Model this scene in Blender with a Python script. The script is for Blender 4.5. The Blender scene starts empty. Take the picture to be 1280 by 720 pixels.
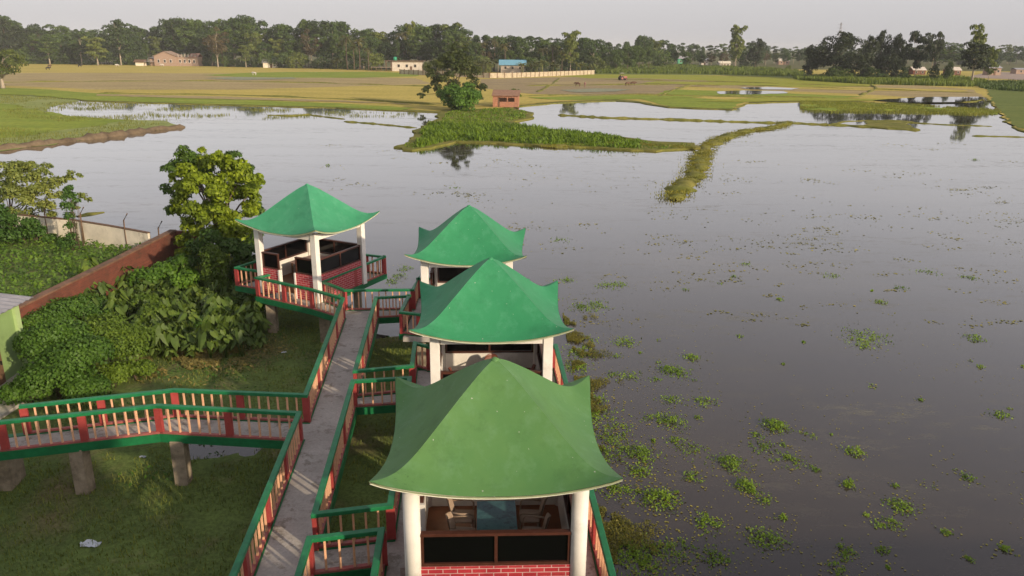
import bpy, bmesh, math, random
import numpy as np
from mathutils import Matrix, Vector

random.seed(7)
RNG = np.random.default_rng(11)
SC = bpy.context.scene
COL = SC.collection
R = math.radians

# ------------------------------------------------------------------ camera, sky, sun, exposure
FPX, PITCH, ROLL, CAMH = 961.26, 0.30486, 0.0100, 10.0
cam = bpy.data.cameras.new('camera')
cam.sensor_width = 36.0
cam.lens = FPX / 1280.0 * 36.0
cam.clip_start = 0.1
cam.clip_end = 12000
camo = bpy.data.objects.new('camera', cam)
camo.location = (0, 0, CAMH)
camo.rotation_euler = (Matrix.Rotation(math.pi/2 - PITCH, 3, 'X') @ Matrix.Rotation(ROLL, 3, 'Z')).to_euler()
COL.objects.link(camo)
SC.camera = camo

SUN_EL, SUN_AZ = R(19.0), R(47.0)          # behind the camera and to its right
world = bpy.data.worlds.new('World')
SC.world = world
world.use_nodes = True
wn = world.node_tree
wn.nodes.clear()
w_out = wn.nodes.new('ShaderNodeOutputWorld')
w_bg = wn.nodes.new('ShaderNodeBackground')
w_sky = wn.nodes.new('ShaderNodeTexSky')
w_sky.sky_type = 'NISHITA'
w_sky.sun_disc = False
w_sky.sun_elevation = SUN_EL
w_sky.sun_rotation = math.pi - SUN_AZ
w_sky.air_density = 1.0
w_sky.dust_density = 4.0
w_sky.ozone_density = 1.0
w_hsv = wn.nodes.new('ShaderNodeHueSaturation')
w_hsv.inputs['Saturation'].default_value = 0.30
w_mul = wn.nodes.new('ShaderNodeMixRGB')
w_mul.blend_type = 'MULTIPLY'
w_mul.inputs['Fac'].default_value = 1.0
w_mul.inputs['Color2'].default_value = (1.0, 0.96, 0.97, 1)
wn.links.new(w_sky.outputs[0], w_hsv.inputs['Color'])
wn.links.new(w_hsv.outputs[0], w_mul.inputs['Color1'])
w_flat = wn.nodes.new('ShaderNodeMixRGB')          # thin high overcast veil evening out the sky
w_flat.inputs['Fac'].default_value = 0.72
w_tc = wn.nodes.new('ShaderNodeTexCoord'); w_sep = wn.nodes.new('ShaderNodeSeparateXYZ'); w_rmp = wn.nodes.new('ShaderNodeValToRGB')
wn.links.new(w_tc.outputs['Generated'], w_sep.inputs[0]); wn.links.new(w_sep.outputs['Z'], w_rmp.inputs[0])
w_rmp.color_ramp.elements[0].position = .12; w_rmp.color_ramp.elements[0].color = (1, 1, 1, 1)
w_rmp.color_ramp.elements[1].position = .50; w_rmp.color_ramp.elements[1].color = (.52, .525, .585, 1)
w_veil = wn.nodes.new('ShaderNodeMixRGB'); w_veil.blend_type = 'MULTIPLY'; w_veil.inputs['Fac'].default_value = 1
w_veil.inputs['Color1'].default_value = (3.20, 3.12, 3.20, 1)
wn.links.new(w_rmp.outputs[0], w_veil.inputs['Color2']); wn.links.new(w_veil.outputs[0], w_flat.inputs['Color2'])
wn.links.new(w_mul.outputs[0], w_flat.inputs['Color1'])
wn.links.new(w_flat.outputs[0], w_bg.inputs['Color'])
w_bg.inputs["Strength"].default_value = 0.15
wn.links.new(w_bg.outputs[0], w_out.inputs[0])

sl = bpy.data.lights.new('sun', 'SUN')
sl.energy = 2.6
sl.angle = R(0.9)
sl.color = (1.0, 0.82, 0.58)
suno = bpy.data.objects.new('sun', sl)
sdir = Vector((math.sin(SUN_AZ)*math.cos(SUN_EL), -math.cos(SUN_AZ)*math.cos(SUN_EL), math.sin(SUN_EL)))
suno.rotation_euler = sdir.to_track_quat('Z', 'Y').to_euler()
suno.location = (30, -40, 60)
COL.objects.link(suno)

SC.view_settings.view_transform = 'Standard'
SC.view_settings.look = 'None'
SC.view_settings.gamma = 1
SC.view_settings.exposure = 0.64

# ------------------------------------------------------------------ measuring helpers
cp, sp_, cr, sr = math.cos(PITCH), math.sin(PITCH), math.cos(ROLL), math.sin(ROLL)
def gp(u, v, z=-1.5):
    du, dv = u-640, v-360
    a = du*cr + dv*sr
    b = -du*sr + dv*cr
    d = (a/FPX, cp - b/FPX*sp_, -sp_ - b/FPX*cp)
    t = (z-CAMH)/d[2]
    return (d[0]*t, d[1]*t)
def pix(x, y, z):
    z = z-CAMH
    D = y*cp - z*sp_
    U = y*sp_ + z*cp
    u, v = FPX*x/D, -FPX*U/D
    return 640+u*cr-v*sr, 360+u*sr+v*cr
def zat(x, y, v):
    lo, hi = -10, 80
    for _ in range(40):
        m = (lo+hi)/2
        if pix(x, y, m)[1] > v: lo = m
        else: hi = m
    return (lo+hi)/2
def ppm(y): return FPX/(y*cp + 11.5*sp_)

_T = RNG.random((256, 256))
def vnoise(x, y):
    x = np.asarray(x, float); y = np.asarray(y, float)
    xi = np.floor(x).astype(int); yi = np.floor(y).astype(int)
    fx = x-xi; fy = y-yi
    fx = fx*fx*(3-2*fx); fy = fy*fy*(3-2*fy)
    g = lambda a, b: _T[a & 255, b & 255]
    return (g(xi, yi)*(1-fx)+g(xi+1, yi)*fx)*(1-fy) + (g(xi, yi+1)*(1-fx)+g(xi+1, yi+1)*fx)*fy

# ------------------------------------------------------------------ tagging
def tag(o, label=None, cat=None, group=None, kind=None):
    if label: o['label'] = label
    if cat: o['category'] = cat
    if group: o['group'] = group
    if kind: o['kind'] = kind
    return o
def thing(name, label, cat, loc=(0, 0, 0), rz=0, group=None):
    o = bpy.data.objects.new(name, None)
    o.empty_display_size = 0.3
    o.location = loc
    o.rotation_euler = (0, 0, rz)
    COL.objects.link(o)
    return tag(o, label, cat, group)
def link(name, mesh, parent=None, loc=None, rz=0):
    o = bpy.data.objects.new(name, mesh)
    COL.objects.link(o)
    if parent is not None: o.parent = parent
    if loc is not None: o.location = loc
    if rz: o.rotation_euler = (0, 0, rz)
    return o
def kids(o): return [c for c in COL.objects if c.parent == o]
def copy_tree(o, parent=None, _k=None):
    c = o.copy()
    COL.objects.link(c)
    if parent is not None: c.parent = parent
    for ch in list(o.children): copy_tree(ch, c)
    return c

# ------------------------------------------------------------------ mesh builder
class MB:
    def __init__(s): s.v = []; s.f = []; s.m = []; s.uv = {}; s.smooth = set()
    def face(s, pts, mi=0, uv=None):
        i = len(s.v); s.v += [tuple(p) for p in pts]
        s.f.append(list(range(i, i+len(pts)))); s.m.append(mi)
        if uv: s.uv[len(s.f)-1] = uv
    def hexa(s, b, t, mi=0):
        i = len(s.v); s.v += [tuple(p) for p in b] + [tuple(p) for p in t]
        n = len(b)
        s.f.append([i+k for k in range(n)][::-1]); s.m.append(mi)
        s.f.append([i+n+k for k in range(n)]); s.m.append(mi)
        for k in range(n):
            j = (k+1) % n
            s.f.append([i+k, i+j, i+n+j, i+n+k]); s.m.append(mi)
    def box(s, c, d, rz=0, mi=0):
        x, y, z = c; a, b, h = d[0]/2, d[1]/2, d[2]/2
        C, S = math.cos(rz), math.sin(rz)
        q = [(x+px*C-py*S, y+px*S+py*C) for px, py in ((-a, -b), (a, -b), (a, b), (-a, b))]
        s.hexa([(p[0], p[1], z-h) for p in q], [(p[0], p[1], z+h) for p in q], mi)
    def prism(s, poly, z0, z1, mi=0):
        ar = sum(poly[i][0]*poly[(i+1) % len(poly)][1]-poly[(i+1) % len(poly)][0]*poly[i][1] for i in range(len(poly)))
        if ar < 0: poly = poly[::-1]
        s.hexa([(p[0], p[1], z0) for p in poly], [(p[0], p[1], z1) for p in poly], mi)
    def tube(s, pts, rad, n=8, mi=0, caps=True):
        rings = []
        pts = [Vector(p) for p in pts]
        for k, p in enumerate(pts):
            a = pts[max(k-1, 0)]; b = pts[min(k+1, len(pts)-1)]
            d = (b-a).normalized()
            up = Vector((0, 0, 1)) if abs(d.z) < .95 else Vector((1, 0, 0))
            e1 = d.cross(up).normalized(); e2 = d.cross(e1)
            r = rad[k] if hasattr(rad, '__len__') else rad
            i = len(s.v)
            for j in range(n):
                t = 2*math.pi*j/n
                s.v.append(tuple(p+e1*r*math.cos(t)+e2*r*math.sin(t)))
            rings.append(i)
        for a, b in zip(rings, rings[1:]):
            for j in range(n):
                k = (j+1) % n
                s.smooth.add(len(s.f))
                s.f.append([a+j, a+k, b+k, b+j]); s.m.append(mi)
        if caps:
            s.f.append([rings[0]+j for j in range(n)][::-1]); s.m.append(mi)
            s.f.append([rings[-1]+j for j in range(n)]); s.m.append(mi)
    def mesh(s, name, mats, bevel=0):
        me = bpy.data.meshes.new(name)
        me.from_pydata(s.v, [], s.f)
        for m in (mats if isinstance(mats, (list, tuple)) else [mats]): me.materials.append(m)
        for i, p in enumerate(me.polygons):
            p.material_index = s.m[i]; p.use_smooth = i in s.smooth
        if s.uv:
            L = me.uv_layers.new(name='UVMap')
            for fi, uv in s.uv.items():
                for li, c in zip(me.polygons[fi].loop_indices, uv): L.data[li].uv = c
        bm = bmesh.new(); bm.from_mesh(me)
        if bevel:
            bmesh.ops.remove_doubles(bm, verts=bm.verts, dist=1e-5)
            es = [e for e in bm.edges if len(e.link_faces) == 2 and e.calc_face_angle(0) > .5]
            bmesh.ops.bevel(bm, geom=es, offset=bevel, segments=2, affect='EDGES', profile=.6)
        bmesh.ops.recalc_face_normals(bm, faces=bm.faces)
        bm.to_mesh(me); bm.free()
        me.update()
        return me
    def build(s, name, mats, parent=None, bevel=0, loc=None, rz=0):
        return link(name, s.mesh(name, mats, bevel), parent, loc, rz)

def fast_mesh(name, V, F, mat):
    """V (n,3), F (m,k) numpy -> mesh"""
    me = bpy.data.meshes.new(name)
    V = np.ascontiguousarray(V, np.float32); F = np.ascontiguousarray(F, np.int32)
    k = F.shape[1]
    me.vertices.add(len(V)); me.vertices.foreach_set('co', V.ravel())
    me.loops.add(F.size); me.loops.foreach_set('vertex_index', F.ravel())
    me.polygons.add(len(F)); me.polygons.foreach_set('loop_start', np.arange(0, F.size, k, dtype=np.int32))
    me.polygons.foreach_set('loop_total', np.full(len(F), k, np.int32))
    me.materials.append(mat)
    me.update(calc_edges=True); me.validate()
    return me

# ------------------------------------------------------------------ materials
def newmat(name):
    m = bpy.data.materials.new(name); m.use_nodes = True
    nt = m.node_tree; nt.nodes.clear()
    out = nt.nodes.new('ShaderNodeOutputMaterial')
    return m, nt, out
def N(nt, t, **kw):
    n = nt.nodes.new(t)
    for k, v in kw.items():
        if k in n.inputs: n.inputs[k].default_value = v
        else: setattr(n, k, v)
    return n
def noise(nt, scale, detail=4, rough=.55, coord='Object', stretch=None):
    tc = N(nt, 'ShaderNodeTexCoord')
    nz = N(nt, 'ShaderNodeTexNoise', Scale=scale, Detail=detail, Roughness=rough)
    src = tc.outputs[coord]
    if stretch:
        mp = N(nt, 'ShaderNodeMapping'); mp.inputs['Scale'].default_value = stretch
        nt.links.new(src, mp.inputs[0]); src = mp.outputs[0]
    nt.links.new(src, nz.inputs['Vector'])
    return nz.outputs['Fac']
def ramp(nt, fac, stops):
    r = N(nt, 'ShaderNodeValToRGB')
    e = r.color_ramp.elements
    while len(e) < len(stops): e.new(.5)
    for i, (p, c) in enumerate(stops):
        e[i].position = p; e[i].color = (*c, 1) if len(c) == 3 else c
    nt.links.new(fac, r.inputs[0])
    return r.outputs[0]
def mixc(nt, fac, a, b, mode='MIX'):
    m = N(nt, 'ShaderNodeMixRGB', blend_type=mode)
    for i, x in (('Fac', fac), ('Color1', a), ('Color2', b)):
        if isinstance(x, (tuple, list)): m.inputs[i].default_value = (*x, 1) if len(x) == 3 else x
        elif isinstance(x, (int, float)): m.inputs[i].default_value = x
        else: nt.links.new(x, m.inputs[i])
    return m.outputs[0]
def bsdf(nt, out, color, rough=.6, bump=None, bstr=.2, bdist=.02, spec=.4):
    p = N(nt, 'ShaderNodeBsdfPrincipled')
    if isinstance(color, (tuple, list)): p.inputs['Base Color'].default_value = (*color, 1)
    else: nt.links.new(color, p.inputs['Base Color'])
    if isinstance(rough, (int, float)): p.inputs['Roughness'].default_value = rough
    else: nt.links.new(rough, p.inputs['Roughness'])
    p.inputs['Specular IOR Level'].default_value = spec
    if bump is not None:
        b = N(nt, 'ShaderNodeBump', Strength=bstr, Distance=bdist)
        nt.links.new(bump, b.inputs['Height']); nt.links.new(b.outputs[0], p.inputs['Normal'])
    nt.links.new(p.outputs[0], out.inputs[0])
    return p
def paint(name, c, var=.25, rough=.5, scale=3, dirt=None, bump=.1, dscale=1.3, dlo=.55, dhi=.75):
    m, nt, out = newmat(name)
    n = noise(nt, scale, 6, .65)
    lo = tuple(x*(1-var) for x in c); hi = tuple(min(1, x*(1+var*.6)) for x in c)
    col = ramp(nt, n, [(.3, lo), (.7, hi)])
    if dirt:
        d = ramp(nt, noise(nt, dscale, 8, .7), [(dlo, (0, 0, 0)), (dhi, (1, 1, 1))])
        col = mixc(nt, d, col, dirt)
    bsdf(nt, out, col, rough, n, bump)
    return m
def leafmat(name, c, var=.35, trans=.3, hue=(1.25, 1.0, .7), objvar=.25, rough=.55):
    m, nt, out = newmat(name)
    geo = N(nt, 'ShaderNodeNewGeometry')
    oi = N(nt, 'ShaderNodeObjectInfo')
    lo = tuple(x*(1-var) for x in c); hi = tuple(x*(1+var)*h for x, h in zip(c, hue))
    col = ramp(nt, geo.outputs['Random Per Island'], [(0, lo), (.6, c), (1, hi)])
    nz = noise(nt, .35, 2)
    col = mixc(nt, .5, col, ramp(nt, nz, [(.35, tuple(x*.65 for x in c)), (.65, tuple(x*1.25*h for x, h in zip(c, hue)))]))
    orr = ramp(nt, oi.outputs['Random'], [(0, (1-objvar,)*3), (.5, (1, 1, 1)), (1, (1+objvar, 1+objvar*.7, 1-objvar*.2))])
    col = mixc(nt, 1.0, col, orr, 'MULTIPLY')
    p = N(nt, 'ShaderNodeBsdfPrincipled', Roughness=rough)
    p.inputs['Specular IOR Level'].default_value = .3
    nt.links.new(col, p.inputs['Base Color'])
    t = N(nt, 'ShaderNodeBsdfTranslucent')
    nt.links.new(mixc(nt, 1.0, col, (1.1, 1.15, .5), 'MULTIPLY'), t.inputs['Color'])
    mx = N(nt, 'ShaderNodeMixShader', Fac=trans)
    nt.links.new(p.outputs[0], mx.inputs[1]); nt.links.new(t.outputs[0], mx.inputs[2])
    nt.links.new(mx.outputs[0], out.inputs[0])
    return m
def fieldmat(name, a, b, c=None, scale=.05, stretch=(1, 3.5, 1), fine=1.2):
    m, nt, out = newmat(name)
    n1 = noise(nt, scale, 6, .65, stretch=stretch)
    n2 = noise(nt, fine, 5, .7)
    stops = [(.32, a), (.62, b)]
    if c: stops.append((.8, c))
    col = ramp(nt, n1, stops)
    col = mixc(nt, .55, col, mixc(nt, 1, col, ramp(nt, n2, [(.3, (.5, .5, .5)), (.7, (1.4, 1.4, 1.35))]), 'MULTIPLY'))
    bsdf(nt, out, col, .9, n2, .7, .15, .1)
    return m
M = {}
def roofmat(name, base, alt, wear):
    m, nt, out = newmat(name)
    n = noise(nt, .55, 4, .6)
    col = ramp(nt, n, [(.35, base), (.68, alt)])
    st = ramp(nt, noise(nt, 3.0, 8, .72, stretch=(1, 1, .45)), [(.5, (0, 0, 0)), (.8, (1, 1, 1))])
    col = mixc(nt, mixc(nt, 1, st, (.6, .6, .6), 'MULTIPLY'), col, wear)
    st2 = ramp(nt, noise(nt, 1.6, 9, .75), [(.52, (0, 0, 0)), (.72, (1, 1, 1))])
    col = mixc(nt, mixc(nt, 1, st2, (.45, .45, .45), 'MULTIPLY'), col, tuple(x*.55 for x in base))
    drop = ramp(nt, noise(nt, 17, 2, .4), [(.755, (0, 0, 0)), (.775, (1, 1, 1))])
    col = mixc(nt, mixc(nt, 1, drop, (.7, .7, .7), 'MULTIPLY'), col, (.5, .52, .45))
    spk = ramp(nt, noise(nt, 26, 3, .5), [(.72, (0, 0, 0)), (.76, (1, 1, 1))])
    crack = ramp(nt, noise(nt, 1.1, 3, .5), [(.60, (0, 0, 0)), (.68, (1, 1, 1))])
    spk2 = ramp(nt, noise(nt, 11, 6, .8), [(.56, (0, 0, 0)), (.62, (1, 1, 1))])
    col = mixc(nt, mixc(nt, 1, mixc(nt, 1, crack, spk2, 'MULTIPLY'), (.55, .55, .55), 'MULTIPLY'), col, tuple(x*.35 for x in base))
    rg = ramp(nt, n, [(.3, (.42,)*3), (.7, (.6,)*3)])
    bsdf(nt, out, col, rg, noise(nt, 9, 5, .6), .12, .01, .22)
    return m
M['roof_a'] = roofmat('roof_paint_olive', (.085, .21, .068), (.118, .25, .078), (.16, .31, .16))
M['roof_b'] = roofmat('roof_paint_green', (.034, .235, .098), (.050, .285, .125), (.11, .36, .21))
M['roof_c'] = roofmat('roof_paint_seagreen', (.045, .26, .125), (.064, .31, .16), (.13, .38, .24))
M['cream'] = paint('cream_plaster', (.86, .82, .76), .12, .6, 2, (.5, .45, .38), .1, 1.1, .62, .85)
M['fascia'] = paint('fascia_cream', (.42, .46, .28), .25, .6, 4, (.2, .27, .12), .1, 2, .5, .7)
M['rail'] = paint('green_rail_paint', (.016, .20, .075), .3, .42, 5, (.10, .30, .17), .15, 5, .62, .8)
M['beam'] = paint('green_beam_paint', (.010, .16, .055), .3, .5, 4, (.02, .07, .03), .15, 3, .58, .8)
M['post'] = paint('red_post_paint', (.40, .062, .058), .25, .5, 6, (.22, .06, .05), .1, 6, .55, .75)
M['curb'] = paint('faded_red_curb', (.40, .11, .10), .3, .6, 6, (.2, .12, .1), .1, 4, .5, .7)
M['bal'] = paint('salmon_baluster_paint', (.80, .46, .28), .2, .55, 8, (.42, .19, .11), .1, 6, .55, .75)
M['pier'] = paint('stained_concrete', (.36, .29, .21), .3, .9, 4, (.14, .11, .075), .5, 2.2, .45, .7)
M['frame'] = paint('brown_frame', (.085, .03, .02), .3, .4, 8)
M['floor'] = paint('brown_floor', (.26, .10, .045), .25, .45, 3, (.12, .05, .025), .05)
M['plast'] = paint('cream_plastic', (.42, .31, .23), .1, .4, 6)
M['plastb'] = paint('brown_plastic', (.20, .07, .045), .15, .35, 6)
M['black'] = paint('black_top', (.015, .014, .014), .2, .3, 4)
M['rosy'] = paint('rosy_top', (.42, .28, .24), .15, .3, 4)
def m_deck():
    m, nt, out = newmat('walkway_concrete')
    n1 = noise(nt, .9, 6, .65); n2 = noise(nt, 14, 5, .7)
    col = ramp(nt, n1, [(.3, (.34, .31, .275)), (.55, (.46, .425, .385)), (.8, (.56, .525, .48))])
    col = mixc(nt, .5, col, mixc(nt, 1, col, ramp(nt, n2, [(.3, (.6, .6, .6)), (.7, (1.25, 1.25, 1.25))]), 'MULTIPLY'))
    wet = ramp(nt, noise(nt, 1.7, 9, .75), [(.53, (0, 0, 0)), (.60, (1, 1, 1))])
    col = mixc(nt, mixc(nt, 1, wet, (.75, .75, .75), 'MULTIPLY'), col, (.17, .145, .11))
    rg = ramp(nt, wet, [(0, (.85,)*3), (1, (.5,)*3)])
    bsdf(nt, out, col, rg, n2, .25, .01)
    return m
M['deck'] = m_deck()
def m_marble():
    m, nt, out = newmat('bluegreen_marble')
    w = noise(nt, 3.2, 8, .7)
    col = ramp(nt, w, [(.3, (.02, .07, .085)), (.5, (.05, .14, .15)), (.6, (.02, .05, .06)), (.75, (.08, .18, .18))])
    bsdf(nt, out, col, .22)
    return m
M['marble'] = m_marble()
def m_brick(name, c1, c2, mortar, scale, mw=.035, msize=.02, rough=.55, dirt=None, bw=.5, rh=.25):
    m, nt, out = newmat(name)
    tc = N(nt, 'ShaderNodeTexCoord')
    b = N(nt, 'ShaderNodeTexBrick', Scale=scale)
    b.inputs['Color1'].default_value = (*c1, 1); b.inputs['Color2'].default_value = (*c2, 1)
    b.inputs['Mortar'].default_value = (*mortar, 1)
    b.inputs['Mortar Size'].default_value = msize; b.inputs['Mortar Smooth'].default_value = .2
    b.inputs['Brick Width'].default_value = bw; b.inputs['Row Height'].default_value = rh
    nt.links.new(tc.outputs['UV'], b.inputs['Vector'])
    n = noise(nt, 3, 6, .7)
    col = mixc(nt, .4, b.outputs['Color'], mixc(nt, 1, b.outputs['Color'], ramp(nt, n, [(.3, (.4, .4, .4)), (.7, (1.3, 1.2, 1.2))]), 'MULTIPLY'))
    if dirt:
        d = ramp(nt, noise(nt, .9, 8, .7), [(.48, (0, 0, 0)), (.7, (1, 1, 1))])
        col = mixc(nt, mixc(nt, 1, d, (.75,)*3, 'MULTIPLY'), col, dirt)
    bsdf(nt, out, col, rough, b.outputs['Fac'], -.4, .01)
    return m
M['brick'] = m_brick('painted_red_brick', (.46, .035, .05), (.52, .05, .065), (.66, .45, .43), 2.0, msize=.017, bw=.52, rh=.19)
M['oldbrick'] = m_brick('old_red_brick', (.215, .058, .034), (.15, .042, .026), (.13, .085, .06), 2.0, msize=.016, rough=.9, dirt=(.06, .04, .025), bw=.5, rh=.16)
M['pinkbrick'] = m_brick('pale_raw_brick', (.40, .27, .19), (.34, .22, .155), (.42, .36, .30), 1.0, rough=.9)
M['hutbrick'] = m_brick('raw_hut_brick', (.46, .20, .11), (.38, .16, .09), (.40, .26, .18), 1.6, rough=.9, dirt=(.30, .15, .09))
def m_glass():
    m, nt, out = newmat('dark_tinted_glass')
    t = N(nt, 'ShaderNodeBsdfTransparent'); t.inputs[0].default_value = (.10, .095, .09, 1)
    g = N(nt, 'ShaderNodeBsdfPrincipled', Roughness=.06); g.inputs['Base Color'].default_value = (.006, .006, .007, 1)
    mx = N(nt, 'ShaderNodeMixShader', Fac=.55)
    nt.links.new(t.outputs[0], mx.inputs[1]); nt.links.new(g.outputs[0], mx.inputs[2])
    nt.links.new(mx.outputs[0], out.inputs[0])
    return m
M['wetmud'] = paint('wet_mud', (.075, .066, .06), .3, .22, 3)
M['farwall'] = paint('far_cream_wall', (.50, .42, .30), .2, .85, 1.0, (.25, .20, .13), .2, .8, .5, .7)
M['oldcap'] = paint('old_brick_cap', (.22, .12, .075), .3, .9, 3, (.10, .07, .045), .3, 2, .45, .65)
M['wetfilm'] = fieldmat('wet_film_field', (.24, .27, .21), (.30, .30, .19), scale=.2)
M['glass'] = m_glass()
def m_water(name):
    m, nt, out = newmat(name)
    big = noise(nt, .045, 6, .65, stretch=(.7, 1.5, 1))
    deep = ramp(nt, big, [(.3, (.026, .020, .018)), (.52, (.046, .036, .028)), (.72, (.080, .063, .044))])
    s1 = noise(nt, .11, 9, .72, stretch=(.45, 2.2, 1))
    s2 = noise(nt, 1.4, 7, .8, stretch=(.6, 1.5, 1))
    mask = ramp(nt, s1, [(.48, (0, 0, 0)), (.66, (1, 1, 1))])
    dots = ramp(nt, s2, [(.50, (0, 0, 0)), (.62, (1, 1, 1))])
    mk = mixc(nt, 1, mask, dots, 'MULTIPLY')
    film = ramp(nt, noise(nt, .16, 8, .7, stretch=(.4, 1.8, 1)), [(.5, (0, 0, 0)), (.75, (.16, .16, .16))])
    mk = mixc(nt, 1, mk, film, 'ADD')
    col = mixc(nt, mk, deep, (.125, .115, .085))
    rg = ramp(nt, mk, [(0, (.03,)*3), (1, (.32,)*3)])
    rip = noise(nt, 2.2, 4, .6, stretch=(.8, 1.7, 1))
    p = bsdf(nt, out, col, rg, rip, .05, .012, .5)
    p.inputs['IOR'].default_value = 1.4
    cw = ramp(nt, mk, [(0, (.85,)*3), (.8, (.15,)*3)])
    nt.links.new(cw, p.inputs['Coat Weight'])
    p.inputs['Coat IOR'].default_value = 1.33
    p.inputs['Coat Roughness'].default_value = .03
    return m
M['water'] = m_water('flood_water')
def m_ground():
    m, nt, out = newmat('short_wet_grass')
    n1 = noise(nt, .45, 6, .65); n2 = noise(nt, 9, 6, .75)
    col = ramp(nt, n1, [(.28, (.20, .165, .085)), (.48, (.12, .165, .048)), (.64, (.155, .215, .058)), (.8, (.26, .20, .12))])
    col = mixc(nt, .7, col, mixc(nt, 1, col, ramp(nt, n2, [(.3, (.35, .35, .35)), (.7, (1.6, 1.6, 1.5))]), 'MULTIPLY'))
    bsdf(nt, out, col, .9, n2, .8, .05, .15)
    return m
M['ground'] = m_ground()
M['mud'] = fieldmat('bare_mud_bund', (.12, .088, .058), (.18, .135, .088), scale=.3, stretch=(1, 1, 1))
M['bund'] = fieldmat('grassy_bund', (.14, .155, .03), (.21, .195, .05), (.22, .165, .07), scale=.3, stretch=(1, 1, 1))
M['straw'] = fieldmat('straw_paddy', (.40, .33, .075), (.52, .415, .11), (.36, .36, .085), scale=.035)
M['stubble'] = fieldmat('stubble_paddy', (.32, .25, .12), (.42, .33, .165), (.27, .22, .09), scale=.05)
M['brownf'] = fieldmat('ploughed_soil', (.27, .21, .125), (.36, .28, .15), (.44, .36, .16), scale=.09)
M['greenf'] = fieldmat('green_paddy', (.18, .25, .030), (.27, .32, .045), (.36, .34, .09), scale=.06)
M['limef'] = fieldmat('lime_paddy', (.26, .29, .035), (.33, .33, .05), scale=.06)
M['darkgf'] = fieldmat('dark_green_field', (.11, .155, .035), (.17, .20, .05), scale=.05)
M['wetgreen'] = fieldmat('flooded_seedling_paddy', (.22, .27, .07), (.30, .33, .12), (.36, .36, .22), scale=.12)
M['farland'] = fieldmat('far_land', (.09, .11, .04), (.15, .14, .06), scale=.01)
M['road'] = paint('dusty_road', (.34, .26, .21), .15, .9, .2)
L = {}
L['far'] = leafmat('foliage_far', (.052, .100, .026), .4, .15, objvar=.4)
L['farl'] = leafmat('foliage_far_light', (.115, .165, .040), .35, .2, objvar=.25)
L['dark'] = leafmat('foliage_dark', (.026, .044, .017), .35, .12, objvar=.15)
L['brownish'] = leafmat('foliage_brownish', (.085, .075, .038), .35, .15)
L['mango'] = leafmat('foliage_mango', (.080, .185, .021), .45, .2)
L['big'] = leafmat('foliage_yellowgreen', (.25, .36, .025), .6, .3, hue=(1.3, 1.12, .8))
L['bigdark'] = leafmat('foliage_deepgreen', (.060, .13, .026), .4, .2)
L['fig'] = leafmat('foliage_pale', (.20, .26, .065), .45, .25)
L['vine'] = leafmat('foliage_vine', (.060, .145, .025), .45, .25)
L['vine2'] = leafmat('foliage_vine_light', (.105, .19, .024), .45, .25)
L['taro'] = leafmat('foliage_taro', (.080, .145, .030), .4, .2, hue=(1.5, 1.15, .7))
L['weed'] = leafmat('foliage_weed', (.11, .22, .03), .45, .25)
L['reed'] = leafmat('foliage_reed', (.10, .19, .02), .55, .25)
L['tall'] = leafmat('foliage_tallgrass', (.125, .19, .032), .35, .25)
L['blade'] = leafmat('foliage_grass', (.155, .21, .055), .6, .2)
L['tuft'] = leafmat('foliage_watergrass', (.12, .225, .022), .5, .25, hue=(1.25, 1.05, .7))
L['shore'] = leafmat('foliage_shore', (.105, .125, .025), .45, .2, hue=(1.5, 1.1, .7))
L['scum'] = leafmat('foliage_scum', (.25, .26, .07), .45, .15)
L['dry'] = leafmat('foliage_cut_dry', (.20, .195, .085), .4, .2)
L['bundg'] = leafmat('foliage_bund', (.20, .215, .035), .45, .2)
L['seed'] = leafmat('foliage_seedling', (.20, .24, .045), .4, .3)
L['palm'] = leafmat('foliage_palm', (.10, .105, .035), .35, .15)
L['banana'] = leafmat('foliage_banana', (.12, .15, .045), .35, .25)
M['bark'] = paint('bark', (.16, .115, .08), .35, .9, 3, (.08, .06, .04), .4)
M['palebark'] = paint('pale_bark', (.40, .33, .25), .3, .9, 2, (.2, .16, .12), .3)
M['tinblue'] = paint('blue_tin', (.16, .36, .48), .1, .5, 1)
M['tin'] = paint('weathered_tin', (.36, .35, .37), .3, .45, 1.4, (.22, .20, .20), .1)
M['white'] = paint('white_wall', (.62, .55, .47), .12, .7, 1, (.36, .30, .25), .1)
M['limewall'] = paint('lime_wall', (.25, .37, .14), .12, .7, 1.5, (.17, .25, .09), .1)
M['dark'] = paint('dark_opening', (.02, .016, .014), .2, .8)
M['creamwall'] = paint('weathered_cream_wall', (.80, .72, .58), .2, .85, 1.3, (.22, .17, .11), .2, 1.0, .56, .78)
M['brown'] = paint('brown_wood', (.16, .09, .05), .3, .7, 4)
M['greenpl'] = paint('green_tank_plastic', (.03, .30, .16), .1, .4)

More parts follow.
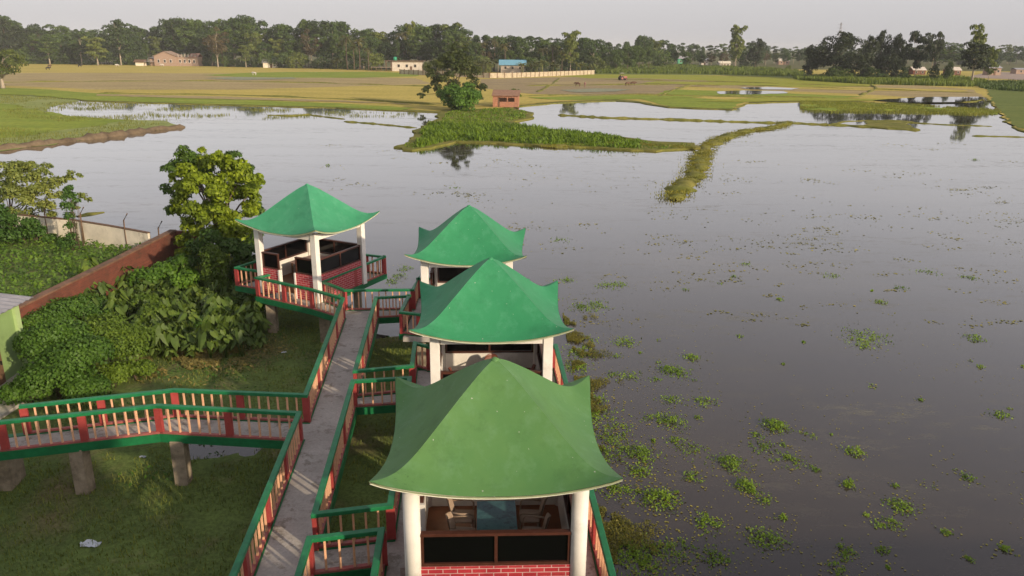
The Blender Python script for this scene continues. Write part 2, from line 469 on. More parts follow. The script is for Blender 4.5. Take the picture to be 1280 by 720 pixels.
# ------------------------------------------------------------------ leaf cloud helpers
def leaf_quads(P, Nn, size, aspect=.55, rng=RNG, flop=.5):
    """rhombic leaves at points P, facing Nn"""
    n = len(P)
    Nn = Nn + rng.normal(0, flop, (n, 3))
    Nn /= np.linalg.norm(Nn, axis=1)[:, None] + 1e-9
    t = rng.normal(0, 1, (n, 3)); t[:, 2] -= .5
    t -= Nn*(t*Nn).sum(1)[:, None]
    t /= np.linalg.norm(t, axis=1)[:, None] + 1e-9
    b = np.cross(Nn, t)
    s = (np.asarray(size)*rng.uniform(.6, 1.3, n))[:, None]
    V = np.stack([P - t*s*.5, P + b*s*aspect*.5 + Nn*s*.06, P + t*s*.5, P - b*s*aspect*.5 + Nn*s*.06], 1).reshape(-1, 3)
    F = np.arange(4*n).reshape(n, 4)
    return V, F
def blob_points(n, c, r, rng, up=.25, thick=.3):
    d = rng.normal(0, 1, (n, 3)); d /= np.linalg.norm(d, axis=1)[:, None]
    d[:, 2] = np.where(d[:, 2] < -.55, -d[:, 2]*.6, d[:, 2])
    rad = 1 - thick*rng.random(n)**1.5
    P = np.asarray(c) + d*rad[:, None]*np.asarray(r)
    Nn = d.copy(); Nn[:, 2] += up
    return P, Nn
def crown_mesh(name, mat, seed, rx, z0, z1, nclump, cr_, nleaf, size, shape='round', aspect=.6):
    rng = np.random.default_rng(seed)
    Ps, Ns, tips = [], [], []
    H = z1-z0
    for k in range(nclump):
        while True:
            d = rng.uniform(-1, 1, 3)
            q = np.linalg.norm(d)
            if q <= 1 and (q > .45 or shape == 'open'): break
        t = (d[2]+1)/2
        if shape == 'cone': wr = 1.15-.75*t
        elif shape == 'umbrella': wr = .45+.75*t
        elif shape == 'tier': wr = .7+.35*math.sin(t*9)
        else: wr = 1.0
        c = np.array([d[0]*rx*wr, d[1]*rx*wr, z0+H*(.08+.84*t)])
        r = cr_*rng.uniform(.6, 1.25)
        zs = .55 if shape in ('umbrella', 'tier') else .8
        m = int(nleaf/nclump*(r/cr_)**2)+4
        P, Nn = blob_points(m, c, (r, r, r*zs), rng)
        Ps.append(P); Ns.append(Nn); tips.append(c)
    V, F = leaf_quads(np.concatenate(Ps), np.concatenate(Ns), size, aspect, rng)
    return fast_mesh(name, V, F, mat), tips
def trunk_mesh(name, mat, tips, h, r0, seed, nb=7, fork=.35, n=6):
    rng = random.Random(seed)
    b = MB()
    top = h*.75
    lean = [rng.uniform(-.04, .04)*h, rng.uniform(-.04, .04)*h]
    pts = [(lean[0]*t*t, lean[1]*t*t, top*t - (.3 if t == 0 else 0)) for t in (0, .12, .3, .55, .8, 1)]
    b.tube(pts, [r0*1.5, r0*1.05, r0*.9, r0*.65, r0*.4, r0*.2], n)
    tp = sorted(tips, key=lambda t: rng.random())[:nb]
    for c in tp:
        s = rng.uniform(fork, .75)
        base = Vector((lean[0]*s*s, lean[1]*s*s, top*s))
        c = Vector(c)
        if c.z < base.z: base = Vector((lean[0]*.1, lean[1]*.1, max(top*.25, c.z-.2*h)))
        mid = base.lerp(c, .5)+Vector((0, 0, .03*h))
        b.tube([base, mid, c], [r0*.42, r0*.28, r0*.09], 5)
    return b.mesh(name, mat)

# ================================================================== SETTING
WZ, GZ = -1.62, -1.5
def sheet(name, poly, z, mat, kind='structure', jag=0.0, seed=0, step=None, thick=0.0):
    """flat ground sheet with an uneven outline"""
    rng = random.Random(seed)
    out = []
    n = len(poly)
    for i in range(n):
        a, b = Vector(poly[i]), Vector(poly[(i+1) % n])
        d = (b-a).length
        if d == 0: continue
        k = max(1, int(d/step)) if step else 1
        k = min(k, 120)
        nn = Vector((-(b-a).y, (b-a).x))/d
        for j in range(k):
            p = a.lerp(b, j/k)
            if jag and j: p = p + nn*(float(vnoise(p.x*.35/jag+seed, p.y*.35/jag))*2-1)*jag + nn*rng.uniform(-.25, .25)*jag
            out.append((p.x, p.y))
    bm = bmesh.new()
    vs = [bm.verts.new((p[0], p[1], z)) for p in out]
    es = [bm.edges.new((vs[i], vs[(i+1) % len(vs)])) for i in range(len(vs))]
    bmesh.ops.triangle_fill(bm, edges=es, use_beauty=True)
    for f in bm.faces:
        f.normal_update()
        if f.normal.z < 0: f.normal_flip()
    if thick:
        be = [e for e in bm.edges if e.is_boundary]
        r = bmesh.ops.extrude_edge_only(bm, edges=be)
        for v in [g for g in r['geom'] if isinstance(g, bmesh.types.BMVert)]: v.co.z -= thick
    me = bpy.data.meshes.new(name); bm.to_mesh(me); bm.free()
    me.materials.append(mat)
    return tag(link(name, me), kind=kind)
def px(pts, z=GZ): return [gp(u, v, z) for u, v in pts]

# one bed under everything, out to the horizon
b = MB(); b.face([(-4500, -60, -2.6), (4500, -60, -2.6), (4500, 5000, -2.6), (-4500, 5000, -2.6)])
tag(b.build('ground', M['mud']), kind='structure')
b = MB(); b.face([(-420, -50, WZ), (420, -50, WZ), (420, 330, WZ), (-420, 330, WZ)])
tag(b.build('flood_water', M['water']), kind='structure')

low = [(-420, 112), (-80, 112), (0, 112), (60, 118), (110, 126), (160, 128), (240, 130), (320, 132), (400, 134), (470, 137), (520, 139), (560, 141),
       (600, 140), (650, 133), (690, 129), (735, 127), (770, 126), (790, 127), (835, 134), (915, 137), (935, 129), (1000, 127),
       (1060, 127), (1100, 130), (1140, 127), (1180, 128), (1215, 127), (1232, 123), (1246, 135), (1258, 150), (1272, 162), (1300, 168), (1420, 172), (1700, 170)]
lp = px(low)
sheet('paddy_field', lp + [(700, 420), (4500, 420), (4500, 4990), (-4500, 4990), (-4500, 420)], GZ, M['bund'], jag=.8, seed=1, step=2.5, thick=.4)
sheet('straw_field', px([(u, v-1.6) for u, v in low]) + [(700, 425), (2000, 425), (2000, 1500), (-2000, 1500), (-2000, 425)], GZ+.008, M['straw'], jag=.8, seed=2, step=2.5)
def patch(name, pts, mat, lift, jag=.7, seed=3, step=3, z=GZ):
    return sheet(name, px(pts, z), z+lift, mat, jag=jag, seed=seed, step=step)
# colour of the fields, each a sheet of its own
sheet('far_land', [(-4400, 428), (-230, 428), (-90, 398), (-40, 372), (36, 350), (60, 400), (130, 470), (4400, 470), (4400, 4900), (-4400, 4900)], GZ+.02, M['farland'])
patch('stubble_field', [(-100, 92), (60, 91), (330, 92), (420, 96), (520, 98), (540, 105), (300, 112), (120, 112), (-60, 104)], M['stubble'], .02, seed=5)
patch('green_paddy', [(252, 94), (300, 91.5), (360, 90), (470, 90), (530, 92), (520, 95.5), (440, 97.5), (350, 97), (290, 96)], M['greenf'], .04, seed=6)
patch('green_paddy', [(-120, 108), (0, 109.5), (60, 112), (110, 116), (230, 122), (420, 129), (520, 135), (500, 138), (400, 133.5), (240, 129.5), (110, 125.5), (40, 119), (-120, 115)], M['greenf'], .04, seed=7)
patch('ploughed_field', [(600, 99), (650, 97.5), (745, 96), (830, 98), (900, 100), (950, 103), (900, 107), (840, 109), (870, 117), (760, 121), (660, 117), (600, 110)], M['brownf'], .03, seed=8)
patch('lime_paddy', [(700, 95), (745, 93), (850, 93.5), (1000, 97.5), (1095, 105), (1085, 109), (1000, 106), (900, 101.5), (800, 98), (735, 98)], M['limef'], .05, seed=9)
patch('dark_green_field', [(742, 84), (850, 82), (950, 86), (1010, 92), (1010, 98), (900, 94), (745, 93)], M['darkgf'], .06, seed=10)
patch('stubble_field', [(1085, 107), (1140, 106), (1215, 112), (1232, 122), (1180, 124), (1080, 118), (960, 113), (860, 108), (950, 105)], M['stubble'], .03, seed=11)
patch('green_paddy', [(800, 124), (860, 122), (930, 126), (915, 136), (838, 133.5)], M['greenf'], .04, seed=12)
patch('green_verge', [(1232, 110), (1300, 108), (1500, 112), (1700, 150), (1420, 171), (1300, 166), (1272, 160), (1250, 138), (1238, 123)], M['darkgf'], .05, seed=13)
patch('dusty_road', [(1205, 97), (1236, 90), (1300, 91), (1500, 97), (1500, 108), (1300, 103), (1260, 99)], M['road'], .07, seed=14, jag=.2)
for k_, (pts, mt) in enumerate([([(560, 128), (660, 126), (760, 122), (700, 127), (640, 131), (590, 134)], 'straw'), ([(840, 112), (960, 116), (1080, 121), (1040, 124), (900, 121), (820, 118)], 'greenf'),
        ([(660, 122), (780, 119), (880, 121), (820, 124), (700, 125.5)], 'greenf'), ([(960, 107), (1100, 110), (1210, 113), (1200, 115), (1080, 113.5), (950, 110)], 'straw'),
        ([(640, 104), (720, 102), (800, 103.5), (770, 105.5), (690, 106)], 'stubble'),
        ([(120, 118), (280, 121), (430, 126), (520, 131), (400, 127), (240, 123.5), (120, 120)], 'stubble'), ([(820, 102), (960, 104), (1080, 108), (1000, 109), (880, 106), (800, 104.5)], 'limef'),
        ([(870, 127), (960, 122), (1090, 124), (1170, 123.5), (1090, 126.5), (990, 126.5), (930, 128)], 'limef')]):
    patch('paddy_strip', pts, M[mt], .075+.004*k_, seed=60+k_, jag=.9, step=3)
# puddles lying in the fields
for i, pts in enumerate([[(895, 115), (930, 113.5), (980, 114.5), (985, 117), (940, 118.5), (900, 118)], [(925, 110), (960, 109), (1000, 111), (990, 112.5), (940, 112)],
                         [(700, 113), (745, 111), (790, 112), (770, 115), (720, 116)], [(255, 98), (300, 96.5), (340, 97.5), (365, 97), (370, 98.8), (300, 100.5)],
                         [(1090, 126), (1150, 122), (1225, 121.5), (1233, 124), (1200, 128), (1130, 129)]]):
    patch('field_puddle', pts, M['wetfilm'] if i in (2, 3) else M['water'], .13, seed=20+i, jag=.5, step=2)
# shallow paddy and bunds left of the pond
sheet('flooded_paddy', px([(-200, 110), (20, 114), (110, 123), (60, 133), (50, 139), (90, 145), (150, 148), (205, 150), (232, 157), (150, 168), (0, 188), (-200, 215)]), WZ+.02, M['wetgreen'], jag=.8, seed=31, step=2)
sheet('green_paddy', px([(-200, 126), (0, 127), (45, 137), (110, 146), (160, 150), (110, 158), (0, 172), (-200, 195)]), WZ+.04, M['greenf'], jag=1.0, seed=32, step=2)
def bund(name, pts, width, h, mat, seed=0, base=WZ-.15, seg=.55, wvar=.5):
    """an earth ridge along a line"""
    P = [Vector(gp(u, v, WZ)) for u, v in pts]
    Q = []
    for a, c in zip(P, P[1:]):
        k = max(1, int((c-a).length/seg))
        Q += [a.lerp(c, j/k) for j in range(k)]
    Q.append(P[-1])
    mb = MB(); prof = [(-1, 0), (-.72, .55), (-.35, .95), (0, 1), (.35, .93), (.72, .5), (1, 0)]
    rows = []
    for i, p in enumerate(Q):
        d = (Q[min(i+1, len(Q)-1)]-Q[max(i-1, 0)]).normalized()
        nn = Vector((-d.y, d.x))
        w = width*.5*(1+wvar*(float(vnoise(i*.45+seed*7, seed))*2-1))
        hh = h*(1+.5*(float(vnoise(i*.6+seed*3, 9.1))*2-1))
        if i in (0, len(Q)-1): w *= .5; hh *= .4
        off = (float(vnoise(i*.5, seed+3.3))*2-1)*width*.22
        row = []
        for k, (s, z) in enumerate(prof):
            q = p + nn*(s*w*(1+.25*(float(vnoise(i*.9+k, seed+k*3.1))*2-1))+off)
            row.append(len(mb.v)); mb.v.append((q.x, q.y, base+(hh-base+WZ)*z*(1+.12*(float(vnoise(i*1.3, k*2.7+seed))*2-1))))
        rows.append(row)
    for a, c in zip(rows, rows[1:]):
        for k in range(len(prof)-1):
            mb.smooth.add(len(mb.f)); mb.f.append([a[k], a[k+1], c[k+1], c[k]]); mb.m.append(0)
    o = mb.build(name, mat)
    return tag(o, kind='structure'), Q
_, _ = bund('mud_bund', [(-200, 214), (-60, 197), (0, 187), (60, 180), (150, 169), (200, 162), (228, 159)], 1.5, .5, M['mud'], 1)
_, Qm = bund('grassy_bund', [(984, 153), (968, 160), (935, 164), (905, 172), (884, 182), (876, 196), (872, 212), (862, 226), (848, 240), (840, 250)], 2.3, .24, M['bund'], 2)
_, Qc = bund('grassy_bund', [(690, 184), (760, 180), (820, 183), (872, 186)], 2.2, .2, M['bund'], 3)
bund('thin_bund', [(698, 144), (760, 147.5), (850, 150), (905, 152), (970, 154), (1010, 154.5)], .9, .22, M['bund'], 4)
bund('thin_bund', [(1000, 155), (1060, 157), (1110, 160.5), (1150, 163)], 1.6, .2, M['bund'], 5)
bund('thin_bund', [(1035, 157), (1055, 152), (1085, 151), (1130, 153), (1180, 156), (1240, 158)], .8, .12, M['bund'], 6)
sheet('green_paddy', px([(1002, 131), (1010, 127.5), (1060, 128), (1130, 132), (1195, 136.5), (1250, 139.5), (1246, 143), (1190, 140.5), (1130, 137), (1075, 139), (1030, 138.5), (1004, 137)], WZ), WZ+.10, M['greenf'], jag=.8, seed=44, step=2, thick=.3)
sheet('mud_bank', px([(1078, 151), (1110, 150), (1140, 152), (1136, 158), (1150, 162), (1110, 161.5), (1070, 158), (1085, 155)], WZ), WZ+.07, M['bund'], jag=.8, seed=45, step=1.5, thick=.3)
bund('thin_bund', [(1215, 170), (1260, 171), (1300, 172)], .9, .12, M['bund'], 8)
bund('mud_bank', [(98, 271), (112, 268), (130, 265.5)], 1.0, .14, M['bund'], 9)
bund('thin_bund', [(335, 144), (362, 145), (385, 143.5), (430, 149)], .8, .15, M['bund'], 10)
bund('thin_bund', [(430, 152), (470, 155), (520, 160)], .9, .15, M['bund'], 12)
for k_, pts in enumerate([[(-20, 104), (120, 102.5), (250, 102), (400, 104.5), (540, 109)], [(120, 117.5), (300, 120), (430, 125), (545, 132)], [(650, 121), (760, 119), (900, 121), (1080, 124.5)], [(745, 99.5), (900, 103), (1090, 109)],
                         [(655, 108), (800, 106.5), (940, 107.5)], [(1088, 106), (1096, 111), (1075, 120)], [(864, 107), (846, 112), (822, 122)], [(940, 108), (1080, 112), (1225, 117)], [(700, 98), (690, 106), (672, 116)]]):
    bund('field_bund', pts, 1.3, .36, M['bund'], 20+k_, base=GZ-.1, seg=2.5)
# island with reeds
island = px([(492, 185), (512, 178), (520, 163), (545, 150), (552, 139), (600, 137), (640, 136), (664, 141), (664, 149), (640, 153), (655, 159), (700, 164),
             (760, 170), (810, 177), (868, 180), (876, 186), (820, 190), (760, 187), (690, 184), (620, 180), (570, 178), (540, 186), (515, 189)], WZ)
sheet('island_bank', island, WZ+.16, M['bund'], jag=.6, seed=41, step=1.2, thick=.5)

# ---------------------------------------------------------------- the lot's ground
SHORE = [(2.6, -30), (3.0, 14.5), (2.75, 17.4), (2.6, 21), (2.7, 26), (2.4, 31), (1.2, 33), (-2.5, 32.6), (-5.4, 30.6), (-7.0, 33.5), (-9.5, 35.8), (-14, 38.8), (-18.2, 41.2), (-28, 44.6), (-75, 58), (-75, -30)]
def inside(poly, x, y):
    r = np.zeros_like(x, bool); n = len(poly)
    for i in range(n):
        x0, y0 = poly[i]; x1, y1 = poly[(i+1) % n]
        c = ((y0 > y) != (y1 > y)) & (x < (x1-x0)*(y-y0)/((y1-y0) if y1 != y0 else 1e-9)+x0)
        r ^= c
    return r
def edist(poly, x, y):
    d = np.full_like(x, 1e9); n = len(poly)
    for i in range(n):
        a = np.array(poly[i]); b_ = np.array(poly[(i+1) % n]); e = b_-a
        t = np.clip(((x-a[0])*e[0]+(y-a[1])*e[1])/(e@e), 0, 1)
        d = np.minimum(d, np.hypot(x-a[0]-t*e[0], y-a[1]-t*e[1]))
    return d
def ground_h(x, y):
    x = np.asarray(x, float); y = np.asarray(y, float)
    s = np.where(inside(SHORE, x, y), 1, -1)*edist(SHORE, x, y)
    s = s + (vnoise(x*.8+3, y*.8)-.5)*1.6
    t = np.clip((s+.6)/2.2, 0, 1); t = t*t*(3-2*t)
    h = -2.0 + .5*t + .10*(vnoise(x*.5, y*.5)-.5) + .05*(vnoise(x*2, y*2)-.5)
    pd = np.hypot((x+9.0)/1.9, (y-20.6)/.9)          # wet hollow under the footbridge
    h = h + .75*np.clip((-18.6-x)/.8, 0, 1)*np.clip((y-21)/2, 0, 1)*t
    return h - .20*np.clip(1.25-pd+.7*(vnoise(x*1.7, y*2.3)-.5), 0, 1)
def grid(name, x0, x1, y0, y1, st, hf, mat):
    xs = np.arange(x0, x1+st, st); ys = np.arange(y0, y1+st, st)
    X, Y = np.meshgrid(xs, ys)
    Z = hf(X, Y)
    V = np.stack([X, Y, Z], -1).reshape(-1, 3)
    w = len(xs); i, j = np.meshgrid(np.arange(len(ys)-1), np.arange(w-1), indexing='ij')
    a = i*w+j
    F = np.stack([a, a+1, a+w+1, a+w], -1).reshape(-1, 4)
    me = fast_mesh(name, V, F, mat)
    for p in me.polygons: p.use_smooth = True
    return tag(link(name, me), kind='structure')
grid('lot_ground', -75, 5, -29, 60, .4, ground_h, M['ground'])

# ================================================================== HAZE
def haze():
    m, nt, out = newmat('evening_haze')
    v = N(nt, 'ShaderNodeVolumePrincipled')
    v.inputs['Color'].default_value = (.86, .88, .92, 1)
    v.inputs['Density'].default_value = .00016
    v.inputs['Anisotropy'].default_value = -.25
    nt.links.new(v.outputs[0], out.inputs['Volume'])
    b = MB(); b.box((0, 2490, 16.5), (9200, 5220, 41))
    o = b.build('haze', m)
    o.display_type = 'WIRE'
    return tag(o, kind='stuff')
haze()

# ================================================================== PHOTOGRAPHER'S BUILDING (unseen behind the camera, added and shaped to shade the lot)
t = thing('shade_building', 'unseen cream building added behind the viewpoint to shade the lawn', 'building', (0, -6, GZ))
b = MB(); b.box((-5.75, -.2, 5.75), (32.7, 9.6, 11.5)); b.build('tall_shade_wing', M['cream'], t)  # unseen block, its edge and height set by the lawn's shadow
b = MB(); b.box((-5.85, -.2, 11.6), (32.8, 10.0, .18)); b.build('roof_slab', M['cream'], t)
b = MB(); b.box((21.7, -.4, 4.55), (22.0, 9.2, 9.1)); b.build('low_shade_wing', M['cream'], t)  # unseen lower block, sized to shade the column bases and near deck
for k in range(5):
    for fl in range(3):
        w = MB(); w.box((-18+k*4.4, 4.64, 2+fl*3.4), (1.5, .08, 1.4)); wf = w.build('window', M['frame'], t)
        w = MB(); w.box((-18+k*4.4, 4.70, 2+fl*3.4), (1.3, .04, 1.2)); w.build('pane', M['glass'], wf)

# ================================================================== WALKWAY, RAILS
RT = .86
def rp(*pts): return [gp(u, v, RT) for u, v in pts]
ML0 = (-4.72, 8.6); ML1, ML2, ML3 = rp((373.5, 515), (381.7, 492.5), (428.5, 372))
a_, = rp((290, 720)); ML0 = (a_[0]-(ML1[0]-a_[0])*.45, a_[1]-(ML1[1]-a_[1])*.45)
P4A = rp((389, 360.6), (321, 346), (343, 341), (295, 333.5), (319, 326))
P4R = rp((430.6, 361.7), (402.5, 351), (479.6, 320), (457.7, 317.5))
CF = rp((516, 361), (524, 345))
RU = rp((518.7, 427.5), (515, 456), (443.7, 462.5), (470, 371), (511, 369), (501, 389))
RM = rp((512, 471), (441, 475), (393, 641), (487.5, 630))
RL = rp((386.7, 671.7), (476.7, 661))
r0, = rp((372, 720)); r0 = (r0[0]+(r0[0]-RL[0][0])*2.4, r0[1]-(RL[0][1]-r0[1])*2.4)
BN = rp((196, 505.5), (0, 526)); BF = rp((217, 486), (28, 506))
ext = lambda a, c, k: (c[0]+(c[0]-a[0])*k, c[1]+(c[1]-a[1])*k)
BN.append(ext(BN[0], BN[1], .5)); 

PAV = [(-.302, 13.194, .042), (-.594, 20.249, .049), (-1.589, 27.418, -.003), (-8.506, 31.55, 1.111)]
def plocal(i, x, y):
    cx, cy, w = PAV[i]; C, S = math.cos(w), math.sin(w)
    return (cx+x*C-y*S, cy+x*S+y*C)

def offset_poly(P, w):
    """mitred strip round a polyline"""
    P = [Vector(p) for p in P]; Lf, Rt = [], []
    for i, p in enumerate(P):
        if i == 0: d = (P[1]-p).normalized(); nn = Vector((-d.y, d.x)); k = 1; p = p-d*w*.5
        elif i == len(P)-1: d = (p-P[i-1]).normalized(); nn = Vector((-d.y, d.x)); k = 1; p = p+d*w*.5
        else:
            d0 = (p-P[i-1]).normalized(); d1 = (P[i+1]-p).normalized()
            n0 = Vector((-d0.y, d0.x)); n1 = Vector((-d1.y, d1.x))
            nn = (n0+n1).normalized(); k = 1/max(.35, nn.dot(n0))
        Lf.append(p+nn*w/2*k); Rt.append(p-nn*w/2*k)
    return Lf, Rt
def strip(mb, P, w, z0, z1, mi=0):
    Lf, Rt = offset_poly(P, w)
    base = len(mb.v); n = len(P)
    for a, c in zip(Lf, Rt):
        mb.v += [(a.x, a.y, z0), (a.x, a.y, z1), (c.x, c.y, z1), (c.x, c.y, z0)]
    for i in range(n-1):
        q = base+4*i
        for k in range(4):
            j = (k+1) % 4
            mb.f.append([q+k, q+j, q+4+j, q+4+k]); mb.m.append(mi)
    mb.f.append([base, base+1, base+2, base+3]); mb.m.append(mi)
    q = base+4*(n-1)
    mb.f.append([q+3, q+2, q+1, q]); mb.m.append(mi)

bm_ = MB(); bm_.box((0, 0, .42), (.046, .046, .72)); BAL_MESH = bm_.mesh('baluster', M['bal'], .006)
bm_ = MB(); bm_.box((0, 0, .395), (.19, .10, .76)); POST_MESH = bm_.mesh('post', M['post'], .008)
BEAMS = []
def railing(pts, label, ends=(True, True), beam=True):
    o = pts[0]
    t = thing('railing', label, 'railing', (o[0], o[1], 0), 0, 'green and red railings of the walkway')
    P = [(p[0]-o[0], p[1]-o[1]) for p in pts]
    mb = MB(); strip(mb, P, .135, .77, RT); mb.build('handrail', M['rail'], t, .015)
    mb = MB(); strip(mb, P, .10, .02, .075); mb.build('bottom_rail', M['curb'], t, .006)
    for i, (a, c) in enumerate(zip(P, P[1:])):
        a, c = Vector(a), Vector(c); d = c-a; Ln = d.length; d.normalize(); rz = math.atan2(d.y, d.x)
        nb = max(1, round(Ln/1.95)); seg = Ln/nb
        for k in range(nb+1):
            if k == 0 and (i > 0): continue
            p = a+d*seg*k
            if k == nb and i < len(P)-2:
                pass
            link('post', POST_MESH, t, (p.x, p.y, 0), rz)
        for k in range(nb):
            m = max(1, round(seg/.275)-1); st = seg/(m+1)
            for j in range(1, m+1):
                p = a+d*(seg*k+st*j)
                link('baluster', BAL_MESH, t, (p.x, p.y, 0), rz+random.uniform(-.05, .05))
    if beam: BEAMS.append(pts)
    return t
# left side
railing([ML0, ML1, BN[0], BN[1], BN[2]], 'railing on the near side of the left footbridge and down the walkway')
railing([BF[1], BF[0], ML2, ML3, P4A[0], P4A[1], P4A[2], P4A[3], P4A[4]], 'railing from the far side of the left footbridge to the angled pavilion')
railing([P4R[2], P4R[1], P4R[0], CF[0], CF[1], plocal(2, -2.28, 2.9)], 'railing from the angled pavilion across the far end of the walkway')
railing([plocal(3, 1.8, 2.0), P4R[3], P4R[2]], 'short green and red railing at the back right of the angled pavilion')
# right side
railing([RU[4], RU[3], RU[2], RU[1], RU[0], plocal(1, -1.9, 2.68)], 'railing on the right of the walkway beyond the second pavilion entrance')
railing([RU[4], RU[5], plocal(2, -1.72, -1.5)], 'short railing beside the front left column of the third pavilion')
railing([plocal(1, -1.72, -1.5), plocal(1, -2.28, -1.5), RM[0], RM[1], RM[2], RM[3], plocal(0, -2.2, 2.7), plocal(0, 2.1, 2.7), plocal(0, 2.12, -1.6)],
        'railing between the first and second pavilion entrances, running on round the nearest pavilion')
railing([r0, RL[0], RL[1], plocal(0, -2.2, -1.62)], 'railing in the bottom foreground left of the nearest pavilion entrance')
railing([plocal(1, -1.9, 2.68), plocal(1, 2.15, 2.7), plocal(1, 2.15, -1.6)], 'railing along the water side of the second pavilion')
railing([plocal(2, -2.28, 2.9), plocal(2, 2.24, 2.9), plocal(2, 2.24, -1.6)], 'railing along the water side of the third pavilion')

wk = thing('elevated_walkway', 'grey concrete walkway on stilts between the pavilions', 'walkway', (0, 0, 0))
def slab(name, poly, z1, parent, th=.17):
    mb = MB(); mb.prism(poly, z1-th, z1); return mb.build(name, M['deck'], parent)
slab('deck', [ML0, ML1, ML2, ML3, P4R[0], CF[0], RU[4], RU[3], RU[2], RM[1], RM[2], RL[0], r0], 0, wk)
slab('deck', [RM[2], RM[3], RL[1], RL[0]], -.004, wk)
slab('deck', [RU[2], RU[1], RM[0], RM[1]], -.004, wk)
for i, (xl, xr, y0, y1) in enumerate([(-2.2, 2.12, -1.75, 2.7), (-2.3, 2.15, -1.65, 2.7), (-2.3, 2.24, -1.65, 2.9)]):
    slab('deck', [plocal(i, xl, y0), plocal(i, xr, y0), plocal(i, xr, y1), plocal(i, xl, y1)], -.008, wk)
slab('deck', [ML3, P4A[0], P4A[1], P4A[2], P4A[3], P4A[4], plocal(3, -1.2, 1.9), plocal(3, 1.9, 2.0), P4R[3], P4R[2], P4R[1], P4R[0]], -.012, wk)
mb = MB()
for pts in BEAMS:
    if pts[-1] == BN[2] or pts[0] == BF[1]: continue
    strip(mb, pts, .17, -.21, .022)
strip(mb, [ML0, ML1], .17, -.213, .021); strip(mb, [ML2, ML3, *P4A], .17, -.213, .021)
mb.build('edge_beam', M['beam'], wk)
def pier(x, y, parent, s=.34, top=-.17, cap=False, hgt=2.0):
    rz = random.uniform(-.15, .15)
    mb = MB(); mb.box((x, y, top-hgt/2), (s, s, hgt), rz)
    if cap: mb.box((x, y, top-.16), (s*1.0, s*2.6, .26), rz)
    mb.build('pier', M['pier'], parent, .015)
for q in range(5):
    k = q/4.6
    xm = (ML1[0]*(1-k)+ML3[0]*k+.5); ym = 12.5*(1-k)+27*k
    pier(xm, ym, wk)
for i in range(3):
    for lx, ly in ((-1.7, -1.2), (1.7, -1.2), (-1.7, 2.2), (1.7, 2.2)): pier(*plocal(i, lx, ly), wk, .3)
for u, v in ((339, 380), (405, 392)): pier(*gp(u, v, -.3), wk, .38)
for lx, ly in ((1.3, 1.2), (-1.2, 1.4), (1.4, -1.2)): pier(*plocal(3, lx, ly), wk, .32)
fb = thing('footbridge', 'grey footbridge with green edge beams leaving the walkway to the left', 'footbridge', (0, 0, 0))
BFx = [BF[0], BF[1], ext(BF[0], BF[1], .6)]
slab('deck', [ML1, BN[0], BN[1], BN[2], BFx[2], BFx[1], BFx[0], ML2], -.004, fb)
mb = MB(); strip(mb, [ML1, BN[0], BN[1], BN[2]], .17, -.21, .022); strip(mb, [ML2, BFx[0], BFx[1], BFx[2]], .17, -.21, .018); mb.build('edge_beam', M['beam'], fb)
pier(*gp(224, 556, -.35), fb, .36); pier(*gp(99, 566, -.35), fb, .36)
x, y = gp(10, 572, -.5); mb = MB(); mb.box((x-1.0, y+.35, -1.2), (1.7, .8, 1.5), .1); mb.build('abutment', M['pier'], fb, .03)

# ================================================================== PAVILIONS
A_, B_, ZAP = 2.115, 1.945, 4.49
TT = [0, .1, .2, .3, .4, .5, .6, .7, .8, .9, 1]
ZH = [4.49, 4.36, 4.18, 3.99, 3.79, 3.59, 3.39, 3.22, 3.12, 3.12, 3.20]
ZC = [4.49, 4.36, 4.18, 3.98, 3.77, 3.56, 3.36, 3.17, 3.01, 2.88, 2.79]
def roof_pt(s, t, dz=0):
    zh = np.interp(t, TT, ZH); zc = np.interp(t, TT, ZC)
    a = abs(s)
    z = zc+(zh-zc)*a**2.3
    d = t*(B_+(A_-B_)*a*a)
    k = max(0.0, (a-.86)/.14)**2*.012*t**4
    return d*s*(1-k), -d*(1-k), z+dz
def smooth_interp():
    pass
def roof_grid(dz, shrink=1.0, nt_=26, ns=24, t0=0.0):
    V, F = [], []
    for q in range(4):
        C, S = [(1, 0), (0, 1), (-1, 0), (0, -1)][q]
        base = len(V)
        for i in range(nt_+1):
            t = t0+(1-t0)*i/nt_
            for j in range(ns+1):
                x, y, z = roof_pt(-1+2*j/ns, t*shrink, dz)
                V.append((x*C-y*S, x*S+y*C, z))
        for i in range(nt_):
            for j in range(ns):
                a = base+i*(ns+1)+j
                F.append([a, a+ns+1, a+ns+2, a+1])
    return V, F
def smooth_profile(Z):
    z = np.interp(np.linspace(0, 1, 101), TT, Z)
    for _ in range(14): z[1:-1] = (z[:-2]+2*z[1:-1]+z[2:])/4
    return z
TT_, ZH, ZC = np.linspace(0, 1, 101), smooth_profile(ZH), smooth_profile(ZC)
TT = TT_
